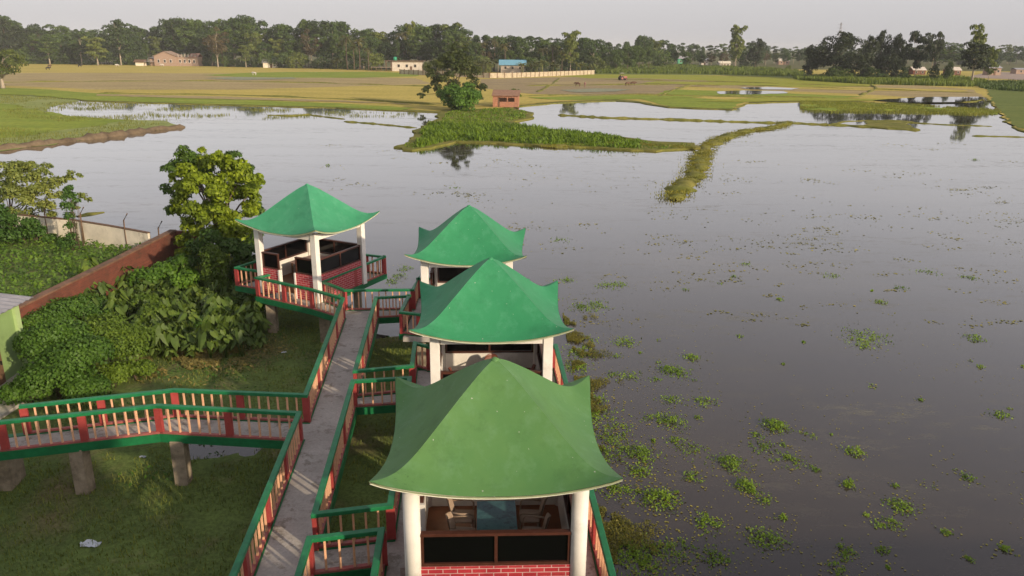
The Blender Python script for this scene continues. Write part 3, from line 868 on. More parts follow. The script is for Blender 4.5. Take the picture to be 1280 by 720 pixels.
def roof_meshes(matr):
    V, F = roof_grid(0)
    me = bpy.data.meshes.new('roof'); me.from_pydata(V, [], F); me.materials.append(matr)
    bm = bmesh.new(); bm.from_mesh(me); bmesh.ops.remove_doubles(bm, verts=bm.verts, dist=1e-4)
    for f in bm.faces: f.smooth = True
    for e in bm.edges:
        if len(e.link_faces) == 2 and e.calc_face_angle(0) > .3: e.smooth = False
    bmesh.ops.recalc_face_normals(bm, faces=bm.faces)
    bm.to_mesh(me); bm.free()
    V, F = roof_grid(-.055, .999)
    n = len(V)
    # fascia: edge strip from the roof's eave down to the underside
    ns = 24; per = []
    for q in range(4):
        C, S = [(1, 0), (0, 1), (-1, 0), (0, -1)][q]
        for j in range(ns):
            x, y, z = roof_pt(-1+2*j/ns, 1); per.append((x*C-y*S, x*S+y*C, z))
    fas = MB(); k = len(per)
    for i in range(k):
        a, c = Vector(per[i]), Vector(per[(i+1) % k])
        oa, oc = Vector((a.x, a.y, 0))*.003, Vector((c.x, c.y, 0))*.003
        fas.face([a+oa+Vector((0, 0, -.004)), c+oc+Vector((0, 0, -.004)), c-oc*4-Vector((0, 0, .075)), a-oa*4-Vector((0, 0, .075))])
        fas.face([a-oa*4-Vector((0, 0, .075)), c-oc*4-Vector((0, 0, .075)), c-oc*20-Vector((0, 0, .06)), a-oa*20-Vector((0, 0, .06))])
    fm = fas.mesh('fascia', M['fascia'])
    sm = bpy.data.meshes.new('soffit'); sm.from_pydata(V, [], [f[::-1] for f in F]); sm.materials.append(M['cream'])
    for p in sm.polygons: p.use_smooth = True
    return me, fm, sm
CC = 1.48
def wall_seg(t, a, b, nx, ny, glass=True, panes=2, bz=1.10, tz=1.78, brick_out=True):
    """low wall from a to b; (nx,ny) points outside"""
    ax, ay = a; bx, by = b
    Ln = math.hypot(bx-ax, by-ay); dx, dy = (bx-ax)/Ln, (by-ay)/Ln
    rz = math.atan2(dy, dx)
    cx, cy = (ax+bx)/2, (ay+by)/2
    w = MB(); w.box((cx-nx*.02, cy-ny*.02, bz/2+.02), (Ln, .10, bz-.04), rz); w.build('wall', M['cream'], t)
    f = MB()
    o = .052
    P = lambda s, z, k: (ax+dx*s+nx*k, ay+dy*s+ny*k, z)
    s0 = 0 if (dx*ny-dy*nx) < 0 else 1
    f.face([P(0, .02, o), P(Ln, .02, o), P(Ln, bz, o), P(0, bz, o)], 0, [(0, 0), (Ln, 0), (Ln, bz), (0, bz)])
    f.face([P(0, bz, o), P(Ln, bz, o), P(Ln, bz, .032), P(0, bz, .032)], 0, [(0, 0), (Ln, 0), (Ln, .02), (0, .02)])
    f.face([P(0, .02, o), P(0, bz, o), P(0, bz, .032), P(0, .02, .032)], 0, [(0, 0), (0, bz), (.02, bz), (.02, 0)])
    f.face([P(Ln, .02, o), P(Ln, bz, o), P(Ln, bz, .032), P(Ln, .02, .032)], 0, [(0, 0), (0, bz), (.02, bz), (.02, 0)])
    f.build('brick_facing', M['brick'], t)
    if glass:
        fr = MB(); fw = .055
        fr.box((cx, cy, bz+.03), (Ln, .09, .05), rz); fr.box((cx, cy, tz-.028), (Ln, .11, .056), rz)
        for k in range(panes+1):
            s = fw/2+(Ln-fw)*k/panes
            fr.box((ax+dx*s, ay+dy*s, (bz+tz)/2), (fw, .075, tz-bz-.11), rz)
        fo = fr.build('window_frame', M['frame'], t, .004)
        for k in range(panes):
            s = fw+(Ln-fw)*(k+.5)/panes-fw/2
            g = MB(); g.box((ax+dx*s, ay+dy*s, (bz+tz)/2), ((Ln-fw)/panes-fw-.004, .012, tz-bz-.12), rz); g.build('pane', M['glass'], fo)
def pavilion(i, label, mat):
    cx, cy, w = PAV[i]
    t = thing('pavilion', label, 'pavilion', (cx, cy, 0), w, 'green roofed pavilions on the walkway')
    rm, fm, sm = roof_meshes(mat)
    ro = link('roof', rm, t); link('fascia', fm, ro); link('soffit', sm, ro)
    cap = MB(); cap.tube([(0, 0, 4.40), (0, 0, 4.47), (0, 0, 4.50)], [.09, .075, .03], 10); cap.build('apex_cap', mat, ro)
    rb = MB(); z = 2.70
    for sx, sy, d in ((0, -CC, (2*CC-.3, .2, .22)), (0, CC, (2*CC-.3, .2, .22)), (-CC, 0, (.2, 2*CC-.3, .22)), (CC, 0, (.2, 2*CC-.3, .22))):
        rb.box((sx, sy, z), d)
    rb.build('ring_beam', M['cream'], t)
    for sx in (-1, 1):
        for sy in (-1, 1):
            c = MB()
            zt = 2.86
            if i == 0: c.tube([(sx*CC, sy*CC, -.008), (sx*CC, sy*CC, zt)], .15, 20)
            else: c.box((sx*CC, sy*CC, zt/2), (.25, .25, zt))
            c.build('column', M['cream'], t, 0 if i == 0 else .012)
    f = MB(); f.box((0, 0, .21), (2*CC-.135, 2*CC-.135, .42)); f.build('floor', M['floor'], t)
    st = MB(); st.box((-CC-.2, .03, .10), (.36, .80, .21)); st.build('step', M['deck'], t, .01)
    e = CC-.14
    wall_seg(t, (-e, -CC), (e, -CC), 0, -1)
    wall_seg(t, (CC, -e), (CC, e), 1, 0)
    wall_seg(t, (e, CC), (-e, CC), 0, 1)
    wall_seg(t, (-CC, e), (-CC, .48), -1, 0, panes=1)
    wall_seg(t, (-CC, -.42), (-CC, -e), -1, 0, panes=1)
    for yj in (.45, -.39):
        j = MB(); j.box((-CC-.01, yj, .56), (.17, .07, 1.1)); j.build('door_jamb', M['cream'], t)
    return t
pavilion(0, 'nearest pavilion, with a faded olive green swept roof and round white columns', M['roof_a'])
pavilion(1, 'second pavilion in the row, bright green swept roof just behind the nearest one', M['roof_b'])
pavilion(2, 'third and smallest looking pavilion in the row, green roof against the water', M['roof_b'])
pavilion(3, 'pavilion standing apart at left, turned at an angle beside the big tree', M['roof_c'])

# ---- furniture in the pavilions
def chair_proto(mat, label, cat, loc, rz, group):
    """moulded plastic armchair facing +x"""
    t = thing('plastic_chair', label, cat, loc, rz, group)
    s = MB(); s.box((0, 0, .43), (.42, .44, .035)); s.build('seat', mat, t, .012)
    k = MB()
    V = []
    for z, x, w in ((.44, -.19, .20), (.58, -.215, .215), (.72, -.25, .205), (.82, -.28, .16), (.86, -.295, .09)):
        V.append(((x, -w, z), (x-.05, 0, z), (x, w, z)))
    for a, c in zip(V, V[1:]):
        for q in range(2):
            k.face([a[q], a[q+1], c[q+1], c[q]])
            k.face([(p[0]-.02, p[1], p[2]) for p in (a[q], c[q], c[q+1], a[q+1])])
    k.build('backrest', mat, t)
    for sy in (-1, 1):
        m = MB(); m.tube([(-.24, sy*.215, .66), (-.05, sy*.26, .655), (.14, sy*.255, .65), (.19, sy*.24, .60), (.195, sy*.225, .44)], .022, 6); m.build('armrest', mat, t)
        for sx in (-1, 1):
            g = MB(); g.tube([(sx*.17, sy*.18, .43), (sx*.22, sy*.23, .0)], [.024, .018], 6); g.build('leg', mat, t)
    return t
def table(i, lx, ly, wx, wy, mat, label):
    x, y = plocal(i, lx, ly)
    t = thing('table', label, 'table', (x, y, .42), PAV[i][2])
    m = MB(); m.box((0, 0, .75), (wx, wy, .04)); m.build('tabletop', mat, t, .008)
    for sx in (-1, 1):
        for sy in (-1, 1):
            g = MB(); g.box((sx*(wx/2-.07), sy*(wy/2-.07), .365), (.06, .06, .73)); g.build('leg', M['brown'], t)
table(0, .04, -.10, .78, 1.0, M['marble'], 'table with a blue green marble top inside the nearest pavilion')
cz = .42
spots = [(-.62, .38, 0, 'left, farther'), (-.60, -.22, 0, 'left, nearer'), (.72, .36, math.pi, 'right, farther'), (.74, -.24, math.pi, 'right, nearer')]
proto = None
for lx, ly, rz, nm in spots:
    x, y = plocal(0, lx, ly)
    lab = 'cream plastic armchair at the marble table of the nearest pavilion, the %s one' % nm
    if proto is None: proto = c = chair_proto(M['plast'], lab, 'chair', (x, y, cz), rz, 'chairs in the pavilions')
    else: c = copy_tree(proto); c['label'] = lab
    c.location = (x, y, cz); c.rotation_euler = (0, 0, rz+PAV[0][2]+random.uniform(-.12, .12))
table(1, .05, .0, 1.1, .8, M['black'], 'black topped table inside the second pavilion')
pb = None
for lx, ly, rz, lab in ((.05, .62, -math.pi/2, 'brown plastic armchair behind the black table in the second pavilion'),
                        (-.85, -.1, 0, 'brown plastic armchair at the left end of the black table in the second pavilion'),
                        (.95, .05, math.pi, 'brown plastic armchair at the right end of the black table in the second pavilion')):
    x, y = plocal(1, lx, ly)
    if pb is None: pb = c = chair_proto(M['plastb'], lab, 'chair', (x, y, cz), rz, 'chairs in the pavilions')
    else: c = copy_tree(pb); c['label'] = lab
    c.location = (x, y, cz); c.rotation_euler = (0, 0, rz+PAV[1][2])
table(2, .1, .3, 1.5, .9, M['rosy'], 'rosy topped table inside the third pavilion')
table(3, .15, .25, 1.5, .95, M['rosy'], 'rosy topped table inside the angled pavilion by the tree')
#@@PART2@@
# ================================================================== VEGETATION OF THE LOT
def gz(x, y): return float(ground_h(np.array([x]), np.array([y]))[0])
def merge_leaf(name, parts, mat, size, aspect=.6, seed=1, flop=.5):
    rng = np.random.default_rng(seed)
    P = np.concatenate([p for p, n in parts]); Nn = np.concatenate([n for p, n in parts])
    V, F = leaf_quads(P, Nn, size, aspect, rng, flop)
    return fast_mesh(name, V, F, mat)
def near_tree(name, label, base, clumps, leafm, leaf, per, trunkr, barkm, seed, cat='tree', fork=.3, nb=None, aspect=.55, dens=1.0):
    """clumps: (dx, dy, z, r) in world metres from base"""
    rng = np.random.default_rng(seed)
    t = thing(name, label, cat, (base[0], base[1], base[2]))
    parts, tips = [], []
    for dx, dy, z, r in clumps:
        n = int(per*dens*(r/.6)**2)
        # every clump is itself a few sprays, so that gaps stay between them
        for _ in range(5):
            d = rng.normal(0, 1, 3); d /= np.linalg.norm(d)
            c = np.array([dx, dy, z-base[2]])+d*r*.55
            P, Nn = blob_points(max(6, n//5), c, (r*.62, r*.62, r*.45), rng, .5, .5)
            parts.append((P, Nn))
        tips.append((dx, dy, z-base[2]))
    link('crown', merge_leaf('crown', parts, leafm, leaf, aspect, seed), t)
    h = max(c[2] for c in clumps)-base[2]
    link('trunk', trunk_mesh('trunk', barkm, tips, h, trunkr, seed, nb or min(16, len(tips)), fork, 7), t)
    return t
def px_clumps(pts, y, base, ppm_scale=1.0, jit=.9, seed=0):
    """(u, v, radius in px, depth offset) -> clump list"""
    rng = random.Random(seed); out = []
    for u, v, r, dy in pts:
        yy = y+dy
        d = yy*cp+5*sp_
        z = zat(gp(u, v, 0)[0]*0+((u-640)*cr/FPX)*d, yy, v)
        D = yy*cp-(z-CAMH)*sp_
        x = (u-640)/FPX*D
        z = zat(x, yy, v)
        out.append((x-base[0], yy-base[1], z, r*D/FPX))
    return out
# dark tree, then the bright yellow-green one in front of it
rr = random.Random(5)
bx, by = gp(275, 338, -1.5); base = (bx, by, gz(bx, by))
pts = [(225, 190, 11, .5), (233, 201, 12, .5), (224, 205, 12, .5), (242, 196, 10, .6), (212, 215, 12, .3), (205, 238, 10, 0), (235, 205, 14, .6), (275, 205, 16, .8), (290, 198, 12, .6), (305, 215, 12, .6), (222, 245, 14, .3), (250, 215, 16, .8),
       (215, 262, 10, 0), (240, 235, 16, .6), (318, 235, 12, .5), (320, 262, 14, .4), (316, 285, 15, .2), (318, 305, 14, 0), (300, 320, 13, 0), (280, 300, 16, .3)]
near_tree('tree', 'dark leaved tree rising behind the bright yellow green tree', (base[0], base[1]+1.2, base[2]), px_clumps(pts, base[1]+1.2, (base[0], base[1]+1.2)), L['bigdark'], .21, 520, .16, M['bark'], 21)
pts = []
for u, v, r in [(238, 212, 16), (258, 205, 18), (280, 210, 18), (300, 222, 18), (318, 240, 15), (226, 235, 15), (245, 232, 18), (268, 232, 20), (290, 245, 18), (310, 262, 16), (222, 258, 14), (240, 258, 16), (262, 258, 16),
                (285, 270, 17), (230, 280, 13), (250, 285, 14), (305, 285, 15), (322, 225, 9), (275, 292, 15), (296, 302, 14), (228, 300, 11), (255, 306, 12), (216, 222, 8), (270, 195, 9), (300, 206, 9)]:
    pts.append((u, v, r, rr.uniform(-1.3, .5)))
pts += [(u, v, r, -.6) for u, v, r in ((240, 316, 13), (262, 320, 14), (285, 322, 14), (306, 326, 12), (275, 338, 12), (250, 336, 11), (228, 318, 9), (252, 188, 7), (284, 198, 6))]
pts += [(u, v, r, -1.3) for u, v, r in ((262, 272, 16), (276, 256, 15), (246, 268, 14), (290, 286, 14), (270, 240, 14))]
near_tree('tree', 'bright yellow green leafy tree left of the angled pavilion', base, px_clumps(pts, base[1], base), L['big'], .23, 640, .13, M['bark'], 22, fork=.2, nb=9)
# vine clad stump at its foot
def vine_mass(name, label, cat, blobs, mat, leaf, per, seed, core=None, group=None):
    rng = np.random.default_rng(seed)
    x0, y0 = blobs[0][0], blobs[0][1]; z0 = gz(x0, y0)
    t = thing(name, label, cat, (x0, y0, z0), 0, group)
    parts = []
    mb = MB()
    for x, y, z, r, rz_ in blobs:
        for k in range(7):
            d = rng.normal(0, 1, 3); d /= np.linalg.norm(d); d[2] = abs(d[2])*.9
            c = np.array([x-x0, y-y0, z-z0])+d*np.array([r*.5, r*.5, rz_*.5])
            P, Nn = blob_points(int(per*(r/.8)**1.6/7), c, (r*.62, r*.62, rz_*.62), rng, .35, .35)
            parts.append((P, Nn))
        # stems inside
        for k in range(4):
            a = rng.uniform(0, 6.28); q = r*rng.uniform(.1, .5)
            mb.tube([(x-x0+q*.3*math.cos(a), y-y0+q*.3*math.sin(a), -.1), (x-x0+q*math.cos(a), y-y0+q*math.sin(a), max(.2, z-z0+rz_*.5))], [.018, .006], 5)
    link('foliage', merge_leaf('foliage', parts, mat, leaf, .7, seed), t)
    mb.build('stem', M['bark'], t)
    return t
def at(u, v, h=0):
    """ground point below pixel, lifted h above the ground"""
    x, y = gp(u, v, GZ+h); return x, y
def vb(u, v, rpx, h, squash=.8):
    x, y = gp(u, v, GZ+h); r = rpx/ppm(y)
    return (x, y, GZ+h, r, r*squash)
def vcol(u, v, y, rpx, squash=1.0):
    D = y*cp+9*sp_; x = (u-640)/FPX*D; z = zat(x, y, v); r = rpx/FPX*D
    return (x, y, z, r, r*squash)
vine_mass('vine_clad_post', 'tall column of small leaved creeper under the big tree', 'creeper', [vcol(u, v, 34.2, r) for u, v, r in ((264, 372, 17), (264, 358, 18), (266, 344, 18), (268, 330, 17), (262, 318, 14))], L['vine2'], .11, 2000, 31)
vine_mass('vine_clad_post', 'thin creeper covered trunk standing before the cream wall', 'creeper', [vcol(u, v, 40.2, r) for u, v, r in ((84, 306, 9), (85, 296, 8), (85, 284, 8), (86, 272, 8), (87, 260, 10), (90, 248, 10), (92, 239, 8), (76, 308, 11), (98, 252, 5))], L['vine'], .13, 1100, 32)
vine_mass('hanging_creeper', 'dark creeper mass hanging under the bright yellow green tree', 'creeper', [vcol(u, v, 35.5, r) for u, v, r in ((245, 312, 15), (262, 300, 15), (285, 312, 18), (305, 318, 16), (300, 335, 16), (318, 330, 13), (238, 330, 13), (285, 350, 18), (310, 350, 15))], L['bigdark'], .19, 900, 38)
vine_mass('shrub', 'leafy shrub at the wall end under the big tree', 'shrub', [vcol(u, v, 35.0, r) for u, v, r in ((222, 330, 13), (232, 345, 14), (215, 346, 13), (240, 355, 14), (205, 338, 12))], L['mango'], .18, 900, 39)
vine_mass('shrub', 'dark undergrowth below the pale tree at the left edge', 'shrub', [vcol(u, v, 41.5, r) for u, v, r in ((5, 296, 18), (25, 296, 15), (42, 292, 12), (10, 280, 16), (34, 282, 12), (55, 300, 8), (-10, 270, 18))], L['vine'], .18, 900, 40)
vine_mass('vine_thicket', 'rounded creeper thicket nearest the footbridge at the lower left', 'thicket',
          [vb(70, 470, 42, .8, .7), vb(45, 440, 40, 1.2, .7), vb(100, 450, 40, 1.2, .7), vb(35, 490, 30, .4, .7), vb(105, 490, 30, .4, .7), vb(70, 425, 40, 1.6, .6)], L['vine'], .11, 3000, 33)
vine_mass('vine_thicket', 'lighter creeper thicket spilling right of the rounded one', 'thicket',
          [vb(150, 440, 34, .9, .7), vb(130, 415, 36, 1.4, .6), vb(170, 465, 22, .3, .7), vb(140, 470, 24, .4, .8), vb(165, 425, 26, 1.1, .7)], L['vine2'], .10, 2600, 34)
vine_mass('vine_thicket', 'low dark creeper bank along the foot of the red brick wall', 'thicket',
          [vb(70, 395, 34, .9, .6), vb(100, 385, 30, .9, .6), vb(45, 405, 30, .9, .6), vb(130, 390, 26, .7, .6)], L['vine'], .11, 2200, 35)
vine_mass('shrub', 'dark shrub in the shade under the angled pavilion', 'shrub', [vb(285, 385, 18, .5, .8), vb(305, 375, 16, .5, .8), vb(300, 395, 16, .3, .7)], L['bigdark'], .16, 900, 36)
vine_mass('shrub', 'shrub with mixed leaves behind the elephant ears', 'shrub', [vb(205, 345, 22, 1.0, .8), vb(180, 350, 20, .9, .8), vb(232, 352, 18, 1.0, .8), vb(225, 330, 16, 1.3, .9)], L['mango'], .17, 900, 37)
vine_mass('shrub', 'small leaved shrub growing through the middle of the elephant ears', 'shrub', [vb(195, 392, 20, .8, .7), vb(215, 400, 16, .6, .7), vb(180, 378, 16, .9, .7)], L['vine2'], .13, 900, 41)
vine_mass('shrub', 'loose shrub at the right edge of the elephant ears', 'shrub', [vb(255, 405, 17, .6, .7), vb(272, 392, 15, .7, .7), vb(290, 412, 13, .4, .7)], L['vine'], .13, 800, 42)
# pale fig tree on the left edge
bx, by = gp(18, 300, -1.5); base = (bx, by, gz(bx, by))
pts = [(5, 215, 16, 0), (22, 212, 15, .4), (40, 218, 15, 0), (55, 212, 10, .3), (20, 232, 18, -.6), (45, 236, 16, -.3), (62, 228, 12, 0), (75, 224, 9, .2), (88, 220, 8, .3), (98, 221, 5, .3), (5, 240, 18, -.5), (28, 252, 17, -.8), (52, 255, 14, -.5),
       (10, 265, 18, -.8), (35, 272, 14, -.6), (60, 268, 9, -.4), (52, 283, 10, -.4), (18, 286, 15, -.5), (-15, 225, 18, 0), (-20, 255, 20, -.3), (68, 245, 10, 0), (100, 246, 7, .2), (110, 248, 5, .2), (92, 258, 6, .2), (35, 205, 7, .3)]
near_tree('tree', 'pale leaved spreading tree on the left edge before the cream wall', base, px_clumps(pts, base[1], base), L['fig'], .20, 420, .10, M['bark'], 23, fork=.15, nb=9)
# elephant ears
def taro_plant(seed):
    rng = random.Random(seed)
    leaf = MB(); stem = MB()
    for k in range(9):
        a = k*2.4+rng.uniform(-.4, .4); q = rng.uniform(.25, .62); h = rng.uniform(.5, 1.15)
        tip = Vector((math.cos(a)*q, math.sin(a)*q, h))
        stem.tube([(0, 0, -.1), (math.cos(a)*q*.45, math.sin(a)*q*.45, h*.75), tip], [.025, .018, .012], 5)
        s = rng.uniform(.42, .68); dip = rng.uniform(.45, 1.1)
        fw = Vector((math.cos(a)*math.cos(dip), math.sin(a)*math.cos(dip), -math.sin(dip)))
        sd = Vector((-math.sin(a), math.cos(a), 0)); up = fw.cross(sd)*-1
        o = [(-.28, .22, .05), (-.18, .36, .10), (.08, .40, .09), (.38, .30, .04), (.62, .14, -.02), (.85, 0, -.09)]
        mid = [(-.05, 0, 0), (.2, 0, -.03), (.5, 0, -.06)]
        W = lambda p, sg: tip+fw*p[0]*s+sd*p[1]*sg*s+up*p[2]*s
        M_ = [tip+fw*p[0]*s+up*p[2]*s for p in mid]
        for sg in (1, -1):
            P = [W(p, sg) for p in o]
            for f in ([M_[0], P[0], P[1]], [M_[0], P[1], P[2], M_[1]], [M_[1], P[2], P[3], M_[2]], [M_[2], P[3], P[4], P[5]]):
                leaf.face(f if sg > 0 else f[::-1])
    return leaf.mesh('leaves', L['taro']), stem.mesh('stems', L['taro'])
TV = [taro_plant(s) for s in (1, 2, 3, 4)]
rt = random.Random(9)
TP = []
for _ in range(4000):
    u, v = rt.uniform(105, 330), rt.uniform(345, 452)
    if v > 452-abs(u-235)*.12 or v < 372-(u-100)*.14: continue
    if (u < 165 and v > 415): continue
    x, y = gp(u, v, GZ+.1)
    if any((x-a)**2+(y-c)**2 < .10 for a, c in TP): continue
    TP.append((x, y))
for i, (x, y) in enumerate(TP[:230]):
    lm, sm = TV[i % 4]
    t = thing('elephant_ear_plant', 'broad leaved elephant ear plant in the patch below the brick wall', 'plant', (x, y, gz(x, y)), rt.uniform(0, 6.28), 'elephant ear plants below the brick wall')
    k = rt.uniform(.38, .72); t.scale = (k, k, k*rt.uniform(1.1, 1.9))
    link('leaves', lm, t); link('stems', sm, t)
# ---- blades: grass of the lot, weeds of the neighbour's lot, dry cuttings
def blades(name, P, h, w, mat, seed, lean=.5, kind='stuff', label=None, cat=None):
    rng = np.random.default_rng(seed)
    n = len(P); P = np.asarray(P, float)
    a = rng.uniform(0, 2*math.pi, n); hh = (np.asarray(h)*rng.uniform(.5, 1.3, n))[:, None]
    s = np.stack([np.cos(a), np.sin(a), np.zeros(n)], 1)*w*.5
    ln = np.stack([-np.sin(a), np.cos(a), np.zeros(n)], 1)*hh*(lean*rng.random(n))[:, None]
    m = P+ln*.35; m[:, 2] += hh[:, 0]*.6
    tp = P+ln; tp[:, 2] += hh[:, 0]
    V = np.stack([P-s, P+s, m+s*.7, m-s*.7, tp+s*.12, tp-s*.12], 1).reshape(-1, 3)
    b0 = np.arange(n)*6
    F = np.stack([np.stack([b0, b0+1, b0+2, b0+3], 1), np.stack([b0+3, b0+2, b0+4, b0+5], 1)], 1).reshape(-1, 4)
    o = link(name, fast_mesh(name, V, F, mat))
    return tag(o, label, cat, kind=kind)
n = 90000
X = RNG.uniform(-19, 3.2, n); Y = 9+RNG.random(n)**1.2*27
Z = ground_h(X, Y); k = (Z > WZ-.02) & (vnoise(X*.9, Y*.9)+.5*vnoise(X*3, Y*3) > .55)
blades('lawn_grass', np.stack([X, Y, Z-.01], 1)[k], .11, .022, L['blade'], 51, .9, label='short patchy grass of the lot under the walkway', cat='grass')
n = 30000
X = RNG.uniform(-45, -19.3, n); Y = RNG.uniform(22, 46, n); k = Y < 41.2-(X+19)*.34-.6
X, Y = X[k], Y[k]
P, Nn = np.stack([X, Y, ground_h(X, Y)+.05+.45*RNG.random(len(X))*vnoise(X*.6, Y*.6)], 1), np.tile([0, -.2, 1.0], (len(X), 1))
V, F = leaf_quads(P, Nn, .22, .5, RNG, .6)
tag(link('weeds', fast_mesh('weeds', V, F, L['weed'])), 'knee high weeds filling the plot behind the brick wall', 'weeds', kind='stuff')
n = 9000
uu = RNG.normal(245, 48, n); vv = RNG.normal(447, 11, n)+ (235-uu)*.08
k = (vnoise(uu*.05, vv*.09) > .38)
XY = np.array([gp(a, c, GZ) for a, c in zip(uu[k], vv[k])])
P = np.stack([XY[:, 0], XY[:, 1], ground_h(XY[:, 0], XY[:, 1])+.02+RNG.random(len(XY))*.07], 1)
V, F = leaf_quads(P, np.tile([0, -.1, 1.0], (len(P), 1)), .17, .3, RNG, .35)
tag(link('cut_leaves', fast_mesh('cut_leaves', V, F, L['dry'])), 'pale cut leaves strewn on the grass before the elephant ears', 'cut leaves', kind='stuff')
n = 7000
X = RNG.uniform(-18.5, -5.8, n); Y = RNG.uniform(18, 37, n)
k = (vnoise(X*.7+9, Y*.7) > .6)
P = np.stack([X, Y, ground_h(X, Y)+.03+RNG.random(n)*.14], 1)[k]
V, F = leaf_quads(P, np.tile([0, 0, 1.0], (len(P), 1)), .12, .55, RNG, .6)
tag(link('ground_weeds', fast_mesh('ground_weeds', V, F, L['vine'])), 'small leafy weeds scattered over the lawn', 'weeds', kind='stuff')

# ---- walls
def quadwall(mb, a, c, z0a, z1a, z0c, z1c, th, mi=0):
    a, c = Vector(a), Vector(c); d = (c-a); Ln = d.length; nn = Vector((-d.y, d.x))/Ln*th/2
    A0, A1, C0, C1 = a+nn, a-nn, c+nn, c-nn
    q = lambda p, z: (p.x, p.y, z)
    def f(p, r, zp0, zp1, zr0, zr1):
        mb.face([q(p, zp0), q(r, zr0), q(r, zr1), q(p, zp1)], mi, [(0, zp0), (Ln, zr0), (Ln, zr1), (0, zp1)])
    f(A1, C1, z0a, z1a, z0c, z1c); f(C0, A0, z0c, z1c, z0a, z1a)
    mb.face([q(A1, z1a), q(C1, z1c), q(C0, z1c), q(A0, z1a)], mi, [(0, 0), (Ln, 0), (Ln, th), (0, th)])
    mb.face([q(A0, z0a), q(A1, z0a), q(A1, z1a), q(A0, z1a)], mi, [(0, z0a), (th, z0a), (th, z1a), (0, z1a)])
    mb.face([q(C1, z0c), q(C0, z0c), q(C0, z1c), q(C1, z1c)], mi, [(0, z0c), (th, z0c), (th, z1c), (0, z1c)])
t = thing('brick_wall', 'long old red brick wall climbing from the green house to the big tree', 'wall', (0, 0, 0))
bw = [(-19.6, 22.0), (-19.0, 28.0), (-18.55, 34.5), (-18.1, 40.0)]
mb = MB()
tops = [.12, .22, .28, .42]
for a, c, za, zc in zip(bw, bw[1:], tops, tops[1:]): quadwall(mb, a, c, -2.1, za, -2.1, zc, .30)
quadwall(mb, bw[-1], (-16.6, 40.6), -2.1, .42, -2.1, .25, .30)
mb.build('wall', M['oldbrick'], t)
mb = MB()
for a, c, za, zc in zip(bw, bw[1:], tops, tops[1:]): quadwall(mb, a, c, za+.003, za+.075, zc+.003, zc+.075, .36)
mb.build('coping', M['oldcap'], t)
t = thing('boundary_wall', 'stained cream boundary wall along the pond behind the brick wall', 'wall', (0, 0, 0))
cw = [gp(186, 291.5, .15), gp(140, 283, .22), gp(90, 275, .3), gp(36, 270, .4), gp(-40, 262, .45)]
mb = MB(); zt = [.15, .22, .3, .4, .45]
for a, c, za, zc in zip(cw, cw[1:], zt, zt[1:]): quadwall(mb, a, c, -2.2, za, -2.2, zc, .16)
mb.build('wall', M['creamwall'], t)
mb = MB()
for a, c, za, zc in zip(cw, cw[1:], zt, zt[1:]): quadwall(mb, a, c, za+.003, za+.05, zc+.003, zc+.05, .2)
mb.build('coping', M['brown'], t)
for u, v, z in ((157, 286, .19), (103, 277.5, .28), (200, 296, .1), (58, 272, .35)):
    x, y = gp(u, v, z); m = MB()
    m.tube([(x, y-.12, z-1.2), (x, y-.12, z), (x+.02, y-.12, z+.5), (x+.26, y-.1, z+.88)], .035, 6)
    m.build('fence_post', M['brown'], t)
# ---- green house at the left edge
hx, hy = -17.75, 26.0
t = thing('house', 'lime green house with a tin roof cut off by the left edge', 'house', (hx, hy, GZ))
m = MB(); m.box((-2.4, -2.6, 1.2), (4.76, 5.2, 2.8)); m.build('wall', M['limewall'], t)
m = MB(); m.box((.01, -.10, 1.2), (.16, .24, 2.8)); m.build('corner_pilaster', paint('pale_lime', (.42, .56, .25), .1, .7), t)
m = MB()
for k in range(36):
    yy = -5.5+k*.165; z0, z1 = .03*(k % 2), .03*((k+1) % 2)
    m.face([(.42, yy, 2.66+z0), (.42, yy+.165, 2.66+z1), (-2.6, yy+.165, 3.0+z1), (-2.6, yy, 3.0+z0)])
    m.face([(-2.6, yy, 2.98+z0), (-2.6, yy+.165, 2.98+z1), (.42, yy+.165, 2.64+z1), (.42, yy, 2.64+z0)])
m.build('roof', M['tin'], t)
d = MB(); d.box((.0, -1.75, .9), (.08, .9, 1.9)); dd = d.build('door', M['brown'], t); d = MB(); d.box((.06, -1.4, .85), (.06, .04, .14)); d.build('handle', M['black'], dd)
x, y = gp(5, 500, GZ); sheet('concrete_path', [(x-6, y-1.2), (x+.75, y-1.8), (x+.9, y+1.4), (x+.2, y+3.0), (x-6, y+3.2)], -1.40, M['deck'], thick=.3)
# ---- litter
def litter(u, v, s, label, seed):
    rng = random.Random(seed); x, y = gp(u, v, GZ); z = gz(x, y)
    m = MB(); n_ = 6
    wd = [.25+.75*math.sin(.5+2.3*i/n_)*rng.uniform(.6, 1.1) for i in range(n_+1)]
    g = [[(s*(i/n_-.5)*1.5+rng.uniform(-.05, .05)*s, s*(j/n_-.5)*wd[i]+rng.uniform(-.06, .06)*s+.15*s*math.sin(i), max(.01, .3*s*rng.random()*(1-abs(j/n_-.5)))) for j in range(n_+1)] for i in range(n_+1)]
    for i in range(n_):
        for j in range(n_): m.face([g[i][j], g[i+1][j], g[i+1][j+1], g[i][j+1]])
    o = m.build('plastic_bag', paint('thin_plastic', (.62, .66, .70), .1, .35), None, 0, (x, y, z+.01), rng.uniform(0, .8))
    tag(o, label, 'litter')
litter(114, 681, .30, 'crumpled pale plastic bag lying on the lower left lawn', 1)
litter(179, 571, .13, 'small white scrap of plastic on the lawn left of the bridge pier', 2)
litter(355, 441, .14, 'small white scrap of plastic on the grass by the walkway', 3)

